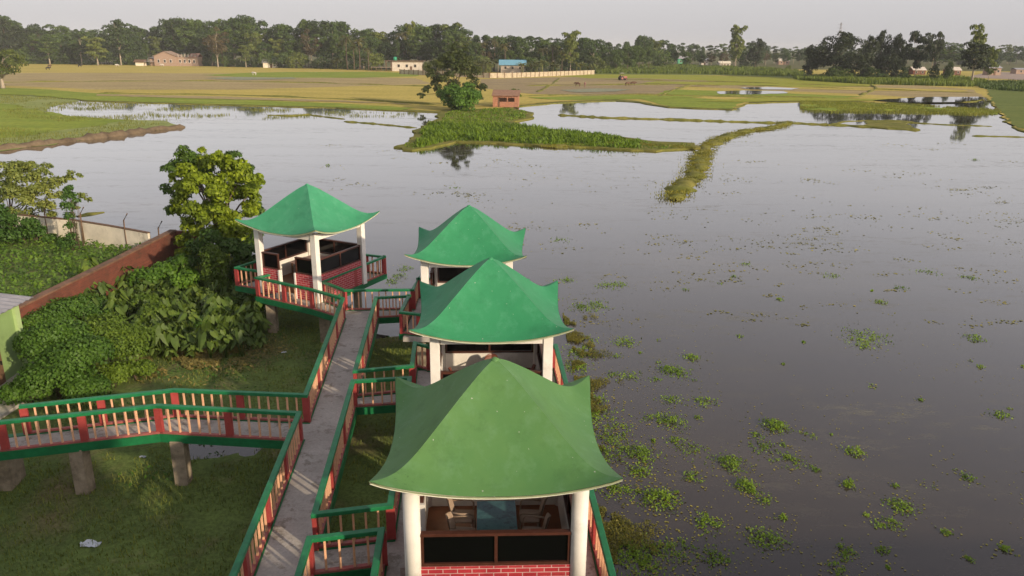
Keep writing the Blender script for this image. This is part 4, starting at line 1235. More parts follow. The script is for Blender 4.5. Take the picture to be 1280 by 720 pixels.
# ================================================================== WATER WEEDS
def weed_spots():
    S = [(825, 625, 24, 1.0), (968, 533, 17, 1.0), (1068, 565, 12, .9), (912, 580, 20, .8), (840, 528, 18, .8), (835, 463, 14, .7), (848, 465, 18, .4), (865, 447, 12, .7), (780, 428, 16, .7), (882, 503, 14, .7), (740, 382, 24, .55), (1085, 420, 28, .5), (1078, 430, 18, .6),
         (1218, 423, 11, .9), (885, 657, 20, .55), (957, 675, 24, .7), (865, 597, 13, .6), (932, 607, 15, .8), (1127, 633, 18, .6), (1060, 608, 10, .6), (1045, 712, 13, .7), (895, 697, 22, .5), (800, 700, 46, .5), (790, 690, 26, .55), (762, 560, 34, .7), (800, 568, 22, .8), (748, 520, 26, .6), (770, 540, 24, .5),
         (742, 500, 20, .5), (725, 440, 22, .5), (722, 460, 22, .5), (735, 425, 16, .4), (1207, 597, 12, .4), (1160, 605, 9, .4), (1250, 518, 14, .35), (1210, 347, 10, .4), (985, 575, 22, .4), (800, 590, 16, .5), (848, 553, 14, .5), (838, 500, 20, .35), (790, 470, 14, .4), (1100, 378, 9, .5), (1160, 340, 16, .3),
         (760, 357, 16, .45), (775, 356, 12, .4), (708, 350, 12, .4), (725, 385, 14, .5), (690, 372, 12, .4), (955, 560, 18, .4), (1010, 545, 10, .3), (770, 470, 16, .35), (765, 610, 26, .5), (1115, 655, 14, .4), (955, 625, 14, .35), (850, 690, 26, .4), (870, 565, 22, .3), (818, 525, 18, .45), (930, 330, 8, .4), (1125, 360, 10, .35), (1040, 345, 12, .25),
         (498, 345, 10, .6), (505, 336, 12, .6), (492, 352, 10, .6), (700, 300, 12, .3), (640, 300, 14, .3), (410, 207, 3, .9), (1218, 200, 4, .8), (570, 235, 8, .2)]
    r_ = random.Random(4)
    for _ in range(50):
        v = 330+390*r_.random()**.8; S.append((r_.uniform(770, 1280), v, r_.uniform(3, 9)*(v/600), r_.uniform(.2, .5)))
    return S
rng = np.random.default_rng(77)
TP_, TN_, TS_, SP_, SS = [], [], [], [], []
for u, v, r, d in weed_spots():
    x, y = gp(u, v, WZ); rm = r/ppm(y); asp = 1.2
    n = int(210*d*(r/12)**1.45)+12
    q = rng.normal(0, .42, (n, 2))*rm*[1.1, asp]
    ok = vnoise(q[:, 0]*5+u, q[:, 1]*5+v)+.5*vnoise(q[:, 0]*17+u, q[:, 1]*17+v) > .70-.25*d
    q = q[ok]; e = np.clip(1-np.hypot(q[:, 0], q[:, 1]/asp)/rm/1.15, 0, 1)
    TP_.append(np.column_stack([x+q[:, 0], y+q[:, 1], WZ+.008+(.015+.22*d**1.5*e)*rng.random(len(q))])); TS_.append(np.full(len(q), .054+.0011*y))
    n2 = int(n*.18)
    q = rng.normal(0, 1.0, (n2, 2))*rm*[1, asp]
    SP_.append(np.column_stack([x+q[:, 0], y+q[:, 1], np.full(n2, WZ+.012)])); SS.append(np.full(n2, .05+.03*rng.random()))
P = np.concatenate(TP_); V, F = leaf_quads(P, np.tile([.1, -.35, 1.0], (len(P), 1)), np.concatenate(TS_), .5, rng, .55)
tag(link('water_weeds', fast_mesh('water_weeds', V, F, L['tuft'])), 'leafy bright green weed patches growing out of the flood water', 'water weeds', kind='stuff')
# shore fringe beside the pavilions
n = 60000
Y = rng.uniform(12, 33, n); X = 2.3+np.abs(rng.normal(0, .8, n)); 
k = (vnoise(X*1.1+5, Y*1.1) + .5*vnoise(X*4, Y*4) > .64+.24*(X-2.3)) & (X > 2.25)
P = np.column_stack([X, Y, np.maximum(ground_h(X, Y), WZ)])[k]
P[:, 2] += .01+.09*rng.random(len(P))
V, F = leaf_quads(P, np.tile([.1, -.3, 1.0], (len(P), 1)), .065, .4, rng, .6)
tag(link('shore_grass', fast_mesh('shore_grass', V, F, L['shore'])), 'patchy olive growth along the water beside the pavilions', 'shore grass', kind='stuff')
# floating specks
n = 2600
u = rng.uniform(560, 1285, n); v = 195+rng.random(n)**1.4*525
XY = np.array([gp(a, c, WZ) for a, c in zip(u, v)])
k = (vnoise(XY[:, 0]*.35, XY[:, 1]*.22)+.6*vnoise(XY[:, 0]*1.5, XY[:, 1]*1.1) > .80) & (XY[:, 0] > 2.4)
XY = XY[k]
SP_.append(np.column_stack([XY, np.full(len(XY), WZ+.012)])); SS.append(.035+.035*rng.random(len(XY)))
for _ in range(170):                                # small drifting clumps on the middle water
    v = 178+230*rng.random()**1.15; u = rng.uniform(400 if v < 260 else 600, 1285)
    x, y = gp(u, v, WZ)
    if x < 2.8 and y < 36: continue
    m_ = rng.integers(4, 22); q = rng.normal(0, 1, (m_, 2))*[.012*y, .007*y]*rng.uniform(.5, 1.5)
    SP_.append(np.column_stack([x+q[:, 0], y+q[:, 1], np.full(m_, WZ+.014)])); SS.append(np.full(m_, .05+.0022*y)*rng.uniform(.6, 1.3, m_))
n = 1800
u = rng.uniform(560, 1285, n); v = 168+rng.random(n)*150
XY = np.array([gp(a, c, WZ) for a, c in zip(u, v)])
k = (vnoise(XY[:, 0]*.07+11, XY[:, 1]*.16)+.6*vnoise(XY[:, 0]*.35, XY[:, 1]*.5) > .88) & (XY[:, 1] < 100)
XY = XY[k]
SP_.append(np.column_stack([XY, np.full(len(XY), WZ+.013)])); SS.append(.06+.16*rng.random(len(XY)))
P = np.concatenate(SP_); V, F = leaf_quads(P, np.tile([0, 0, 1.0], (len(P), 1)), np.concatenate(SS), .75, rng, .10)
V[:, 2] = np.maximum(V[:, 2], WZ+.004)
tag(link('floating_weed', fast_mesh('floating_weed', V, F, L['scum'])), 'specks of floating weed scattered over the flood water', 'floating weed', kind='stuff')

# ================================================================== ISLAND
IP = island
xs = [p[0] for p in IP]; ys = [p[1] for p in IP]
n = 60000
X = rng.uniform(min(xs), max(xs), n); Y = rng.uniform(min(ys), max(ys), n)
ed = edist(IP, X, Y)
k = inside(IP, X, Y) & (ed > .5+.9*vnoise(X*.5, Y*.5))
X, Y, ed = X[k], Y[k], ed[k]
U = np.array([pix(a, c, WZ) for a, c in zip(X, Y)])
front = (U[:, 1] > 158) & (U[:, 0] > 520) & (U[:, 0] < 800)
k = rng.random(len(X)) < np.where(front, .8, .33)
hh = np.where(front, .62, .30)*(1-.55*np.clip((U[:, 0]-700)/140, 0, 1))*(.3+1.3*vnoise(X*.6, Y*.6))*np.clip(.4+ed*.5, 0, 1)
blades('reed_bed', np.column_stack([X, Y, np.full(len(X), WZ+.12)])[k], hh[k]*.85, .20, L['reed'], 80, 1.1, label='dense bright green reeds covering the low island', cat='reeds')
n = 16000
for q, nm, wd in ((Qm, 1, 1.5), (Qc, 2, 1.4)):
    i = rng.integers(0, len(q), n); a = np.array([(q[j].x, q[j].y) for j in i])+rng.normal(0, wd*.45, (n, 2))
    k = vnoise(a[:, 0]*.9, a[:, 1]*.9) > .45
    blades('bund_grass', np.column_stack([a, np.full(n, WZ+.10)])[k], .16, .06, L['bundg'], 80+nm, .9,
           label=('olive grass along the crooked bund right of the island' if nm == 1 else 'grass along the low bund joining the island to the crooked one'), cat='grass')

# ================================================================== FAR TREES
def far_variant(seed, shape, rx, z0, ncl, clr, nleaf, size, mat, barkm, r0=.28, nb=8, fork=.35):
    cm, tips = crown_mesh('crown', mat, seed, rx, z0, 20, ncl, clr, nleaf, size, shape)
    return cm, trunk_mesh('trunk', barkm, tips, 20, r0, seed, nb, fork)
FV = {
 'round': [far_variant(s, 'round', 6.0, 1.2, 40, 2.3, 4200, .95, L['far'], M['bark']) for s in (1, 2, 3)],
 'umbrella': [far_variant(s, 'umbrella', 6.6, 4.5, 34, 2.1, 3400, .9, L['far'], M['palebark']) for s in (4, 5)],
 'tier': [far_variant(s, 'tier', 5.0, 3, 32, 1.9, 3000, .9, L['far'], M['palebark']) for s in (6, 7)],
 'slim': [far_variant(s, 'cone', 3.6, 1.5, 28, 1.7, 2800, .85, L['far'], M['bark']) for s in (8, 9)],
 'light': [far_variant(s, 'tier', 5.0, 2.5, 36, 1.8, 3400, .9, L['farl'], M['palebark']) for s in (10, 11)],
 'darkround': [far_variant(s, 'round', 7.0, .2, 50, 2.4, 5400, .95, L['dark'], M['bark']) for s in (12, 13)],
 'darkopen': [far_variant(s, 'umbrella', 6.4, 3.5, 34, 2.1, 3600, .9, L['dark'], M['palebark']) for s in (14, 15)],
 'brownish': [far_variant(16, 'round', 5.4, 4.5, 32, 1.9, 2800, .85, L['brownish'], M['palebark'])],
 'bush': [far_variant(s, 'round', 9, -4, 30, 4.2, 2200, 1.7, L['far'], M['bark'], .2, 4) for s in (17, 18)],
 'lightbush': [far_variant(s, 'round', 9, -4, 30, 4.2, 2200, 1.7, L['farl'], M['bark'], .2, 4) for s in (19,)],
}
NOMW = {'round': 15, 'umbrella': 17, 'tier': 12, 'slim': 9, 'light': 12, 'darkround': 17, 'darkopen': 17, 'brownish': 13, 'bush': 25, 'lightbush': 25}
def palm_meshes(seed):
    rng = random.Random(seed); nr = np.random.default_rng(seed)
    tr = MB(); tr.tube([(0, 0, -.3), (.25, 0, 4), (.2, .1, 9), (0, .2, 12.2)], [.3, .22, .18, .15], 6)
    lf = MB()
    for k in range(17):
        a = k*2.4; e0 = rng.uniform(-.2, 1.2); Lg = rng.uniform(3.6, 4.8)
        d = Vector((math.cos(a), math.sin(a), 0)); p = Vector((0, .2, 12.2)); el = e0
        sd = Vector((-d.y, d.x, 0)); pts = []
        for s in range(8):
            pts.append(p.copy()); p = p+(d*math.cos(el)+Vector((0, 0, math.sin(el))))*Lg/7; el -= .27
        for s in range(7):
            a0, a1 = pts[s], pts[s+1]; w = 1.0*math.sin(.35+2.5*(s+.5)/7)
            for sg in (-1, 1):
                for h in (0, .5):
                    q = a0.lerp(a1, h); q2 = a0.lerp(a1, h+.32)
                    e = q.lerp(q2, .5)+sd*sg*w+Vector((0, 0, -.45*w))+d*.25
                    lf.face([q, q2, e])
    return lf.mesh('fronds', L['palm']), tr.mesh('trunk', M['bark'])
def banana_meshes(seed):
    rng = random.Random(seed)
    tr = MB(); lf = MB()
    for c in range(3):
        ox, oy = rng.uniform(-1, 1), rng.uniform(-.6, .6); h = rng.uniform(1.8, 2.8)
        tr.tube([(ox, oy, -.2), (ox, oy, h)], [.16, .09], 6)
        for k in range(7):
            a = k*2.4+c; d = Vector((math.cos(a), math.sin(a), 0)); sd = Vector((-d.y, d.x, 0)); el = rng.uniform(.5, 1.35); p = Vector((ox, oy, h)); pts = []
            for s in range(6): pts.append(p.copy()); p = p+(d*math.cos(el)+Vector((0, 0, math.sin(el))))*.5; el -= .33
            for s in range(5):
                w0, w1 = .34*math.sin(.3+2.6*s/5), .34*math.sin(.3+2.6*(s+1)/5)
                for sg in (-1, 1): lf.face([pts[s], pts[s+1], pts[s+1]+sd*sg*w1+Vector((0, 0, -.08)), pts[s]+sd*sg*w0+Vector((0, 0, -.08))])
    return lf.mesh('leaves', L['banana']), tr.mesh('stem', L['banana'])
PALM = [palm_meshes(s) for s in (1, 2, 3)]; BAN = [banana_meshes(s) for s in (1, 2)]
rf = random.Random(33)
NTREE = [0]; CTOP = {}
def place_tree(u, vtop, y, kind, label, group, wpx=None, name='tree', base=GZ):
    D = y*cp+11.5*sp_
    x = (u-640)/FPX*D
    zt = zat(x, y, vtop); h = max(2.0, zt-base)
    var = FV[kind]; cm, tm = var[rf.randrange(len(var))]
    t = thing(name, label, 'bush' if 'bush' in kind else 'tree', (x, y, base), rf.uniform(0, 6.28), group)
    k = h/max(v.co.z for v in cm.vertices) if cm.name not in CTOP else h/CTOP[cm.name]
    CTOP.setdefault(cm.name, h/k)
    kx = (wpx/(FPX/D))/NOMW[kind] if wpx else k*rf.uniform(.9, 1.15)
    t.scale = (kx, kx, k)
    link('crown', cm, t); link('trunk', tm, t)
    NTREE[0] += 1
    return t
# outline of the far treeline: u -> top of the trees in the picture
SK = [(-40, 22), (0, 17), (15, 16), (28, 24), (40, 31), (60, 28), (85, 34), (110, 34), (135, 34), (150, 24), (160, 26), (175, 36), (190, 31), (203, 28), (215, 25), (225, 20), (240, 22), (262, 25), (275, 24), (290, 22), (305, 18), (320, 21), (332, 33), (340, 41),
      (350, 27), (362, 26), (372, 36), (382, 24), (395, 30), (410, 20), (425, 24), (440, 39), (455, 33), (468, 32), (480, 40), (498, 38), (512, 25), (522, 30), (540, 30), (565, 27), (578, 33), (595, 42), (625, 43), (660, 44), (685, 47), (705, 46), (730, 45), (745, 49),
      (765, 53), (780, 49), (800, 43), (812, 47), (830, 50), (850, 53), (875, 55), (900, 54), (920, 54), (940, 51), (955, 55), (970, 57), (990, 56), (1010, 57), (1060, 56), (1110, 56), (1160, 54), (1200, 53), (1235, 56), (1250, 53), (1262, 54), (1275, 57), (1300, 56), (1340, 57)]
BASE = [(-60, 432), (150, 424), (230, 430), (300, 406), (400, 394), (450, 384), (500, 378), (600, 362), (700, 366), (745, 374), (760, 420), (800, 470), (850, 540), (900, 560), (1000, 640), (1100, 700), (1200, 700), (1340, 760)]
def ip(T, u): return float(np.interp(u, [a for a, _ in T], [c for _, c in T]))
ZONES = [(60, 'at the far left end'), (178, 'left of the farmhouse'), (252, 'behind the farmhouse'), (330, 'right of the farmhouse'), (425, 'left of the coconut palms'), (475, 'around the coconut palms'),
         (530, 'behind the white house'), (612, 'behind the island tree'), (668, 'behind the blue roofed house'), (748, 'behind the cream wall end'), (840, 'right of the cream wall'),
         (905, 'near the green house'), (1005, 'left of the dark clump'), (1200, 'hazy behind the dark clump'), (2000, 'hazy beyond the road')]
def zone(u): return next(z for m, z in ZONES if u < m)
KN = {'round': 'rounded', 'umbrella': 'spreading', 'tier': 'tiered', 'slim': 'slim', 'light': 'light green', 'darkround': 'dark', 'darkopen': 'dark spreading', 'brownish': 'brownish', 'bush': 'low green', 'lightbush': 'low light green'}
u = -34.0
while u < 1330:
    D0 = ip(BASE, u); y = D0+rf.uniform(18, 40)
    kd = rf.choices(['round', 'umbrella', 'tier', 'slim', 'light'], [5, 2, 2, 1, .8])[0]
    place_tree(u, ip(SK, u)+rf.uniform(-.5, 3), y, kd, '%s tree at the back, %s' % (KN[kd], zone(u)), 'back row of the far treeline')
    u += rf.uniform(10, 14)
u = -30.0
while u < 1330:
    D0 = ip(BASE, u)
    if u < 760:
        place_tree(u, ip(SK, u)+rf.uniform(9, 20), D0+rf.uniform(4, 16), kd := rf.choices(['round', 'umbrella', 'tier', 'slim', 'light', 'brownish'], [5, 3, 2, 2, 1, .6])[0], '%s middle sized tree %s' % (KN[kd], zone(u)), 'middle row of the far treeline')
        u += rf.uniform(11, 16)
    else:
        place_tree(u, ip(SK, u)+rf.uniform(5, 12), D0-rf.uniform(20, 60), kd := rf.choices(['round', 'bush', 'light', 'brownish'], [4, 1, 1, 1])[0], '%s middle sized tree %s' % (KN[kd], zone(u)), 'middle row of the far treeline')
        u += rf.uniform(12, 18)
u = -30.0
while u < 752:
    D0 = ip(BASE, u)
    vb_ = pix((u-640)/FPX*D0, D0, GZ)[1]
    if not (176 < u < 250 or 470 < u < 528 or 618 < u < 660):
        kd = rf.choices(['bush', 'lightbush', 'round'], [4, 1.5, 1.5])[0]
        place_tree(u, vb_-rf.uniform(9, 24), D0-rf.uniform(0, 5), kd, '%s %s at the foot of the trees, %s' % (KN[kd], 'bush' if 'bush' in kd else 'tree', zone(u)), 'low growth at the foot of the treeline', name='bush' if 'bush' in kd else 'tree')
    u += rf.uniform(9, 15)
for u in np.arange(742, 1010, 9.5):
    u = float(u)+rf.uniform(-3, 3)
    x, y = gp(u, 86+rf.uniform(-2, 5)+(u-740)*.012, GZ)
    place_tree(u, pix(x, y, GZ)[1]-rf.uniform(2.5, 7), y, rf.choice(['bush', 'bush', 'lightbush']), 'low bush in the dark green field %s' % zone(u), 'bushes of the dark green field', name='bush')
# single trees that stand out
S1 = [(149, 23, 416, 'tier', 34, 'tall pale trunked tree left of the pale brick farmhouse'), (120, 45, 408, 'light', 36, 'small airy tree standing out in the field left of the pale brick farmhouse'),
      (270, 33, 402, 'brownish', 34, 'brownish tree with a bare trunk right of the pale brick farmhouse'), (305, 18, 430, 'round', 48, 'tallest rounded tree right of the pale brick farmhouse'), (10, 16, 428, 'darkround', 46, 'big dark domed tree at the left end of the treeline'),
      (383, 23, 410, 'tier', 28, 'tall pointed tree left of the coconut palms'), (100, 38, 418, 'umbrella', 44, 'broad spreading tree nearest the left field'), (60, 42, 420, 'umbrella', 50, 'broad low spreading tree near the left end of the treeline'),
      (218, 20, 440, 'round', 40, 'large dark tree directly behind the pale brick farmhouse'), (305, 56, 400, 'light', 22, 'small light green tree in front of the trees right of the farmhouse'),
      (710, 37, 362, 'light', 30, 'tall light green tree behind the right end of the cream compound wall'), (512, 25, 392, 'light', 18, 'light topped tree above the white house with the green tank'), (563, 27, 395, 'light', 32, 'light green tree rising behind the tall island tree'),
      (916, 30, 470, 'light', 27, 'tall pale green tree standing alone right of the small green house'), (941, 47, 480, 'darkround', 24, 'dark rounded tree beside the tall pale green tree'), (800, 43, 480, 'round', 26, 'rounded tree standing above the gap right of the compound wall'),
      (1037, 38, 320, 'darkround', 60, 'largest dark dense tree at the left of the right hand clump'), (1010, 55, 324, 'darkround', 24, 'small dark tree at the left foot of the right hand clump'),
      (1078, 43, 313, 'darkround', 26, 'second dark tree in the right hand clump'), (1096, 36, 320, 'darkround', 24, 'narrow tall dark tree in the middle of the right hand clump'), (1117, 41, 316, 'darkround', 28, 'dark tree right of the middle of the right hand clump'),
      (1140, 37, 308, 'darkopen', 38, 'leaning pale trunked tree at the right of the dark clump'), (1160, 39, 348, 'darkopen', 26, 'open dark tree behind the leaning pale trunked one'), (1065, 60, 306, 'darkround', 34, 'low dark tree filling the foot of the right hand clump'), (1105, 64, 304, 'darkround', 36, 'lowest dark tree at the foot of the clump'),
      (1163, 78, 300, 'bush', 16, 'dark bush before the roadside sheds'), (1180, 76, 300, 'bush', 16, 'dark bush between the two roadside sheds'), (1128, 82, 300, 'bush', 18, 'bush at the right foot of the dark clump'), (1045, 82, 306, 'bush', 40, 'wide bush at the left foot of the dark clump'), (1088, 83, 303, 'bush', 36, 'wide bush at the middle foot of the dark clump'),
      (1212, 52, 288, 'darkopen', 50, 'broad dark tree with pale trunks at the road corner'), (1211, 29, 292, 'light', 30, 'light green tree top rising above the broad tree at the road corner'), (1232, 58, 294, 'light', 20, 'light green tree at the right of the broad roadside tree'),
      (1165, 52, 520, 'round', 70, 'wide hazy tree behind the leaning pale trunked tree')]
for u, vt, y, kd, wpx, lab in S1: place_tree(u, vt, y, kd, lab, None, wpx, name='bush' if kd == 'bush' else 'tree')
for i, (u, vt, y) in enumerate([(432, 42, 376), (447, 46, 374), (440, 56, 372), (458, 58, 372), (502, 37, 392), (600, 50, 372), (615, 46, 380), (628, 52, 366), (675, 58, 366), (688, 54, 368), (700, 62, 362), (548, 48, 380)]):
    D = y*cp+11.5*sp_; x = (u-640)/FPX*D; k = (zat(x, y, vt)-GZ)/14.2; lm, tm = PALM[i % 3]
    t = thing('coconut_palm', 'coconut palm with drooping fronds %s' % zone(u), 'palm', (x, y, GZ), rf.uniform(0, 6), 'coconut palms of the far treeline')
    t.scale = (k*1.05, k*1.05, k); link('fronds', lm, t); link('trunk', tm, t)
for i, u in enumerate([412, 420, 545, 553, 562, 572, 585, 598, 607, 665, 675, 690, 720, 735, 650]):
    y = ip(BASE, u)-rf.uniform(3, 8) if u < 500 or u > 610 else 352; x = (u-640)/FPX*(y*cp+11.5*sp_); lm, tm = BAN[i % 2]
    if 600 < u: y = 352; x = (u-640)/FPX*(y*cp+11.5*sp_)
    t = thing('banana_clump', 'banana clump with ragged leaves %s' % zone(u), 'banana plant', (x, y, GZ), rf.uniform(0, 6), 'banana clumps before the far treeline')
    k = rf.uniform(1.1, 1.6); t.scale = (k, k, k); link('leaves', lm, t); link('stem', tm, t)
# tall tree, mango and small bush on the island; tree at the left edge of the field
FVn = {}
def mid_tree(label, u, vbase, kind, vtop, wpx, mat, seed, shape, ncl, clr, nleaf, size, z0=.5, r0=.2, bark='bark', name='tree', cat='tree', z=GZ):
    x, y = gp(u, vbase, z); zt = zat(x, y, vtop); h = (zt-z)*.96; w = wpx/ppm(y)
    cm, tips = crown_mesh('crown', mat, seed, w/2*.86, z0, h*.97, ncl, clr, nleaf, size, shape)
    t = thing(name, label, cat, (x, y, z)); link('crown', cm, t); link('trunk', trunk_mesh('trunk', M[bark], tips, h, r0, seed, 14, .25), t)
    return t
bx, by = gp(568, 133, GZ); base = (bx, by, GZ)
pts = [(565, 62, 8, 0), (556, 70, 10, .3), (575, 68, 9, 0), (546, 80, 11, 0), (565, 80, 13, -.5), (584, 80, 11, .4), (574, 92, 12, .3), (540, 94, 10, 0), (555, 97, 12, -.4), (591, 95, 10, 0), (600, 110, 7, .2), (531, 111, 7, 0), (545, 107, 9, .3),
       (598, 121, 5, 0), (524, 119, 5, 0), (585, 106, 10, .3), (562, 108, 11, .5), (534, 86, 6, 0), (593, 84, 6, 0), (566, 55, 5, 0), (550, 117, 7, .4), (580, 60, 5, .2)]
near_tree('tree', 'tall airy dark tree standing behind the round mango on the island', base, px_clumps(pts, base[1], base), leafmat('foliage_airy', (.050, .078, .024), .45, .2), .42, 105, .2, M['bark'], 61, fork=.25, nb=12)
mid_tree('round glossy mango tree at the left end of the island', 576, 138, 'x', 100, 60, L['mango'], 62, 'round', 60, 1.05, 9000, .42, -.3, .2)
mid_tree('small bright bush just behind the brick hut', 640, 131, 'x', 104, 22, L['vine2'], 63, 'round', 16, .5, 2000, .25, .3, .1, name='bush', cat='bush')
mid_tree('lone spreading tree cut off by the left edge of the field', 4, 110.5, 'x', 56, 72, L['farl'], 64, 'round', 40, 1.6, 6500, .55, 3.2, .42, 'palebark')

# seedlings in the shallow paddies at left and along the field's wet edge
def seedlings(name, poly, n, h, w, mat, seed, thr, label):
    P_ = px(poly, WZ); xs = [p[0] for p in P_]; ys = [p[1] for p in P_]
    X = rng.uniform(min(xs), max(xs), n); Y = rng.uniform(min(ys), max(ys), n)
    k = inside(P_, X, Y) & (vnoise(X*.16, Y*.16)+.5*vnoise(X*.7, Y*.7) > thr); X, Y = X[k], Y[k]
    blades(name, np.column_stack([X, Y, np.full(len(X), WZ)]), h, w, mat, seed, .6, label=label, cat='rice')
seedlings('rice_seedlings', [(-20, 118), (60, 121), (110, 127), (250, 133), (420, 139), (520, 142), (500, 146), (380, 147), (250, 152), (232, 158), (150, 167), (0, 186), (-20, 188)], 60000, .30, .07, L['seed'], 101, .72, 'pale green rice seedlings standing in the shallow water at left')
seedlings('rice_seedlings', [(1000, 126), (1130, 130), (1250, 138), (1250, 144), (1100, 141), (1000, 140)], 40000, .34, .09, L['seed'], 102, .6, 'yellow green rice along the flooded field edge at right')

# tall grass belts
def belt(name, poly, n, h, w, mat, seed, label, cat):
    P = px(poly); xs = [p[0] for p in P]; ys = [p[1] for p in P]
    X = rng.uniform(min(xs), max(xs), n); Y = rng.uniform(min(ys), max(ys), n)
    k = inside(P, X, Y); X, Y = X[k], Y[k]
    blades(name, np.column_stack([X, Y, np.full(len(X), GZ)]), h*(.6+.7*vnoise(X*.12, Y*.12)), w, mat, seed, .35, label=label, cat=cat)
belt('tall_grass', [(990, 98), (1060, 96), (1140, 97.5), (1205, 99.5), (1238, 104), (1215, 108.5), (1150, 107), (1085, 105.5), (1000, 100.5)], 34000, 1.5, .38, L['tall'], 91, 'belt of tall green grass before the dark clump of trees', 'tall grass')
belt('crop_rows', [(745, 84), (850, 82.5), (960, 87), (1005, 92), (1000, 96), (880, 92.5), (745, 92)], 40000, 1.5, .5, L['tall'], 92, 'dark green standing crop right of the compound wall', 'crop')
belt('verge_growth', [(1215, 104), (1260, 103), (1300, 107), (1300, 116), (1250, 113), (1225, 110)], 9000, 1.2, .4, L['far'], 93, 'scrubby growth below the road at the right edge', 'scrub')

# ================================================================== HOUSES AND WALL IN THE DISTANCE
def world_at(u, y): return (u-640)/FPX*(y*cp+11.5*sp_)
def win(m, x, y, z, w, h, parent, fm=M['white']):
    f = MB(); f.box((x, y, z), (w, .12, h)); fo = f.build('window', fm, parent); g = MB(); g.box((x, y-.07, z), (w*.8, .04, h*.84)); g.build('pane', M['dark'], fo)
def gable(mb, x0, x1, y0, y1, z, rise, over=.4, th=.14, along='x'):
    if along == 'x':
        ym = (y0+y1)/2
        for s, ya in ((-1, y0-over), (1, y1+over)):
            mb.hexa([(x0-over, ya, z-th-.15), (x1+over, ya, z-th-.15), (x1+over, ym, z+rise-th), (x0-over, ym, z+rise-th)], [(x0-over, ya, z-.15), (x1+over, ya, z-.15), (x1+over, ym, z+rise), (x0-over, ym, z+rise)])
    else:
        xm = (x0+x1)/2
        for xa in (x0-over, x1+over):
            mb.hexa([(xa, y0-over, z-th-.15), (xa, y1+over, z-th-.15), (xm, y1+over, z+rise-th), (xm, y0-over, z+rise-th)], [(xa, y0-over, z-.15), (xa, y1+over, z-.15), (xm, y1+over, z+rise), (xm, y0-over, z+rise)])
def uvbox(mb, c, d):
    x0, x1 = c[0]-d[0]/2, c[0]+d[0]/2; y0, y1 = c[1]-d[1]/2, c[1]+d[1]/2; z0, z1 = c[2]-d[2]/2, c[2]+d[2]/2
    mb.face([(x0, y0, z0), (x1, y0, z0), (x1, y0, z1), (x0, y0, z1)], 0, [(x0, z0), (x1, z0), (x1, z1), (x0, z1)])
    mb.face([(x1, y1, z0), (x0, y1, z0), (x0, y1, z1), (x1, y1, z1)], 0, [(x1, z0), (x0, z0), (x0, z1), (x1, z1)])
    mb.face([(x1, y0, z0), (x1, y1, z0), (x1, y1, z1), (x1, y0, z1)], 0, [(y0, z0), (y1, z0), (y1, z1), (y0, z1)])
    mb.face([(x0, y1, z0), (x0, y0, z0), (x0, y0, z1), (x0, y1, z1)], 0, [(y1, z0), (y0, z0), (y0, z1), (y1, z1)])
    mb.face([(x0, y0, z1), (x1, y0, z1), (x1, y1, z1), (x0, y1, z1)], 0, [(x0, y0), (x1, y0), (x1, y1), (x0, y1)])
# pale brick farmhouse, partly unfinished
y = 412; t = thing('farmhouse', 'long pale pink brick farmhouse with an unfinished wall top', 'house', (world_at(213, y), y, GZ))
m = MB(); uvbox(m, (-3.0, 3, 2.4), (11.5, 8, 4.8)); uvbox(m, (8.0, 3.5, 2.2), (10.4, 7, 4.4)); uvbox(m, (-10.2, 3.6, 1.7), (2.8, 6, 3.4)); m.build('wall', M['pinkbrick'], t)
m = MB(); m.face([(-8.75, -1, 4.8), (2.75, -1, 4.8), (-3, -1, 7.2)], 0, [(0, 0), (11, 0), (5.5, 2.4)]); m.build('gable', M['pinkbrick'], t)
m = MB(); m.face([(-8.75, 7, 4.8), (-3, 7, 7.2), (2.75, 7, 4.8)], 0, [(0, 0), (5.5, 2.4), (11, 0)]); m.build('gable', M['pinkbrick'], t)
m = MB(); gable(m, -8.75, 2.75, -1, 7, 4.95, 2.4, .5, .14, 'y'); m.build('roof', paint('tile_roof', (.34, .24, .18), .25, .8, 1), t)
m = MB(); gable(m, -12.6, -8.9, .4, 6.8, 3.4, 1.0, .3, .12, 'y'); m.build('roof', M['tin'], t)
for k in range(6): m = MB(); m.box((3.4+k*1.75, .2, 5.1), (.55, .5, 1.4)); m.build('wall_stub', M['pinkbrick'], t)
m = MB(); gable(m, 9, 13.2, 0, 7, 4.6, 1.7, .3, .14, 'x'); m.build('roof', paint('tile_roof_red', (.36, .20, .14), .25, .8, 1), t)
for k, xw in enumerate((-6.4, -3.2, -.2, 4.2, 6.6, 9.0, 11.4)): win(m, xw, -1.06 if xw < 3 else -.06, 2.4, 1.1, 1.7, t, M['cream'])
y = 408; t = thing('shed', 'low thatched shed with open front left of the farmhouse', 'shed', (world_at(172, y), y, GZ))
m = MB(); m.box((0, 1.6, 1.0), (4.4, 2.6, 2.0)); m.build('wall', M['creamwall'], t); m = MB(); gable(m, -2.6, 2.6, 0, 3.4, 2.1, 1.0, .4); m.build('roof', M['brown'], t)
m = MB(); m.box((4.3, 1.5, 2.3), (4.2, 3.4, .16)); m.build('awning', M['tin'], t)
for xx in (2.6, 6.2): m = MB(); m.box((xx, .1, 1.1), (.16, .16, 2.2)); m.build('pole', M['brown'], t)
y = 398; t = thing('tin_roof_house', 'small house with a grey tin roof half hidden among trees', 'house', (world_at(335, y), y, GZ))
m = MB(); m.box((0, 2, 1.3), (7, 4, 2.6)); m.build('wall', M['creamwall'], t); m = MB(); gable(m, -3.5, 3.5, 0, 4, 2.7, 1.5, .5); m.build('roof', M['tin'], t)
d = MB(); d.box((.6, -.03, 1), (1, .1, 2)); d.build('door', M['brown'], t)
y = 366; t = thing('white_house', 'flat roofed white house with a green water tank on top', 'house', (world_at(503, y), y, GZ))
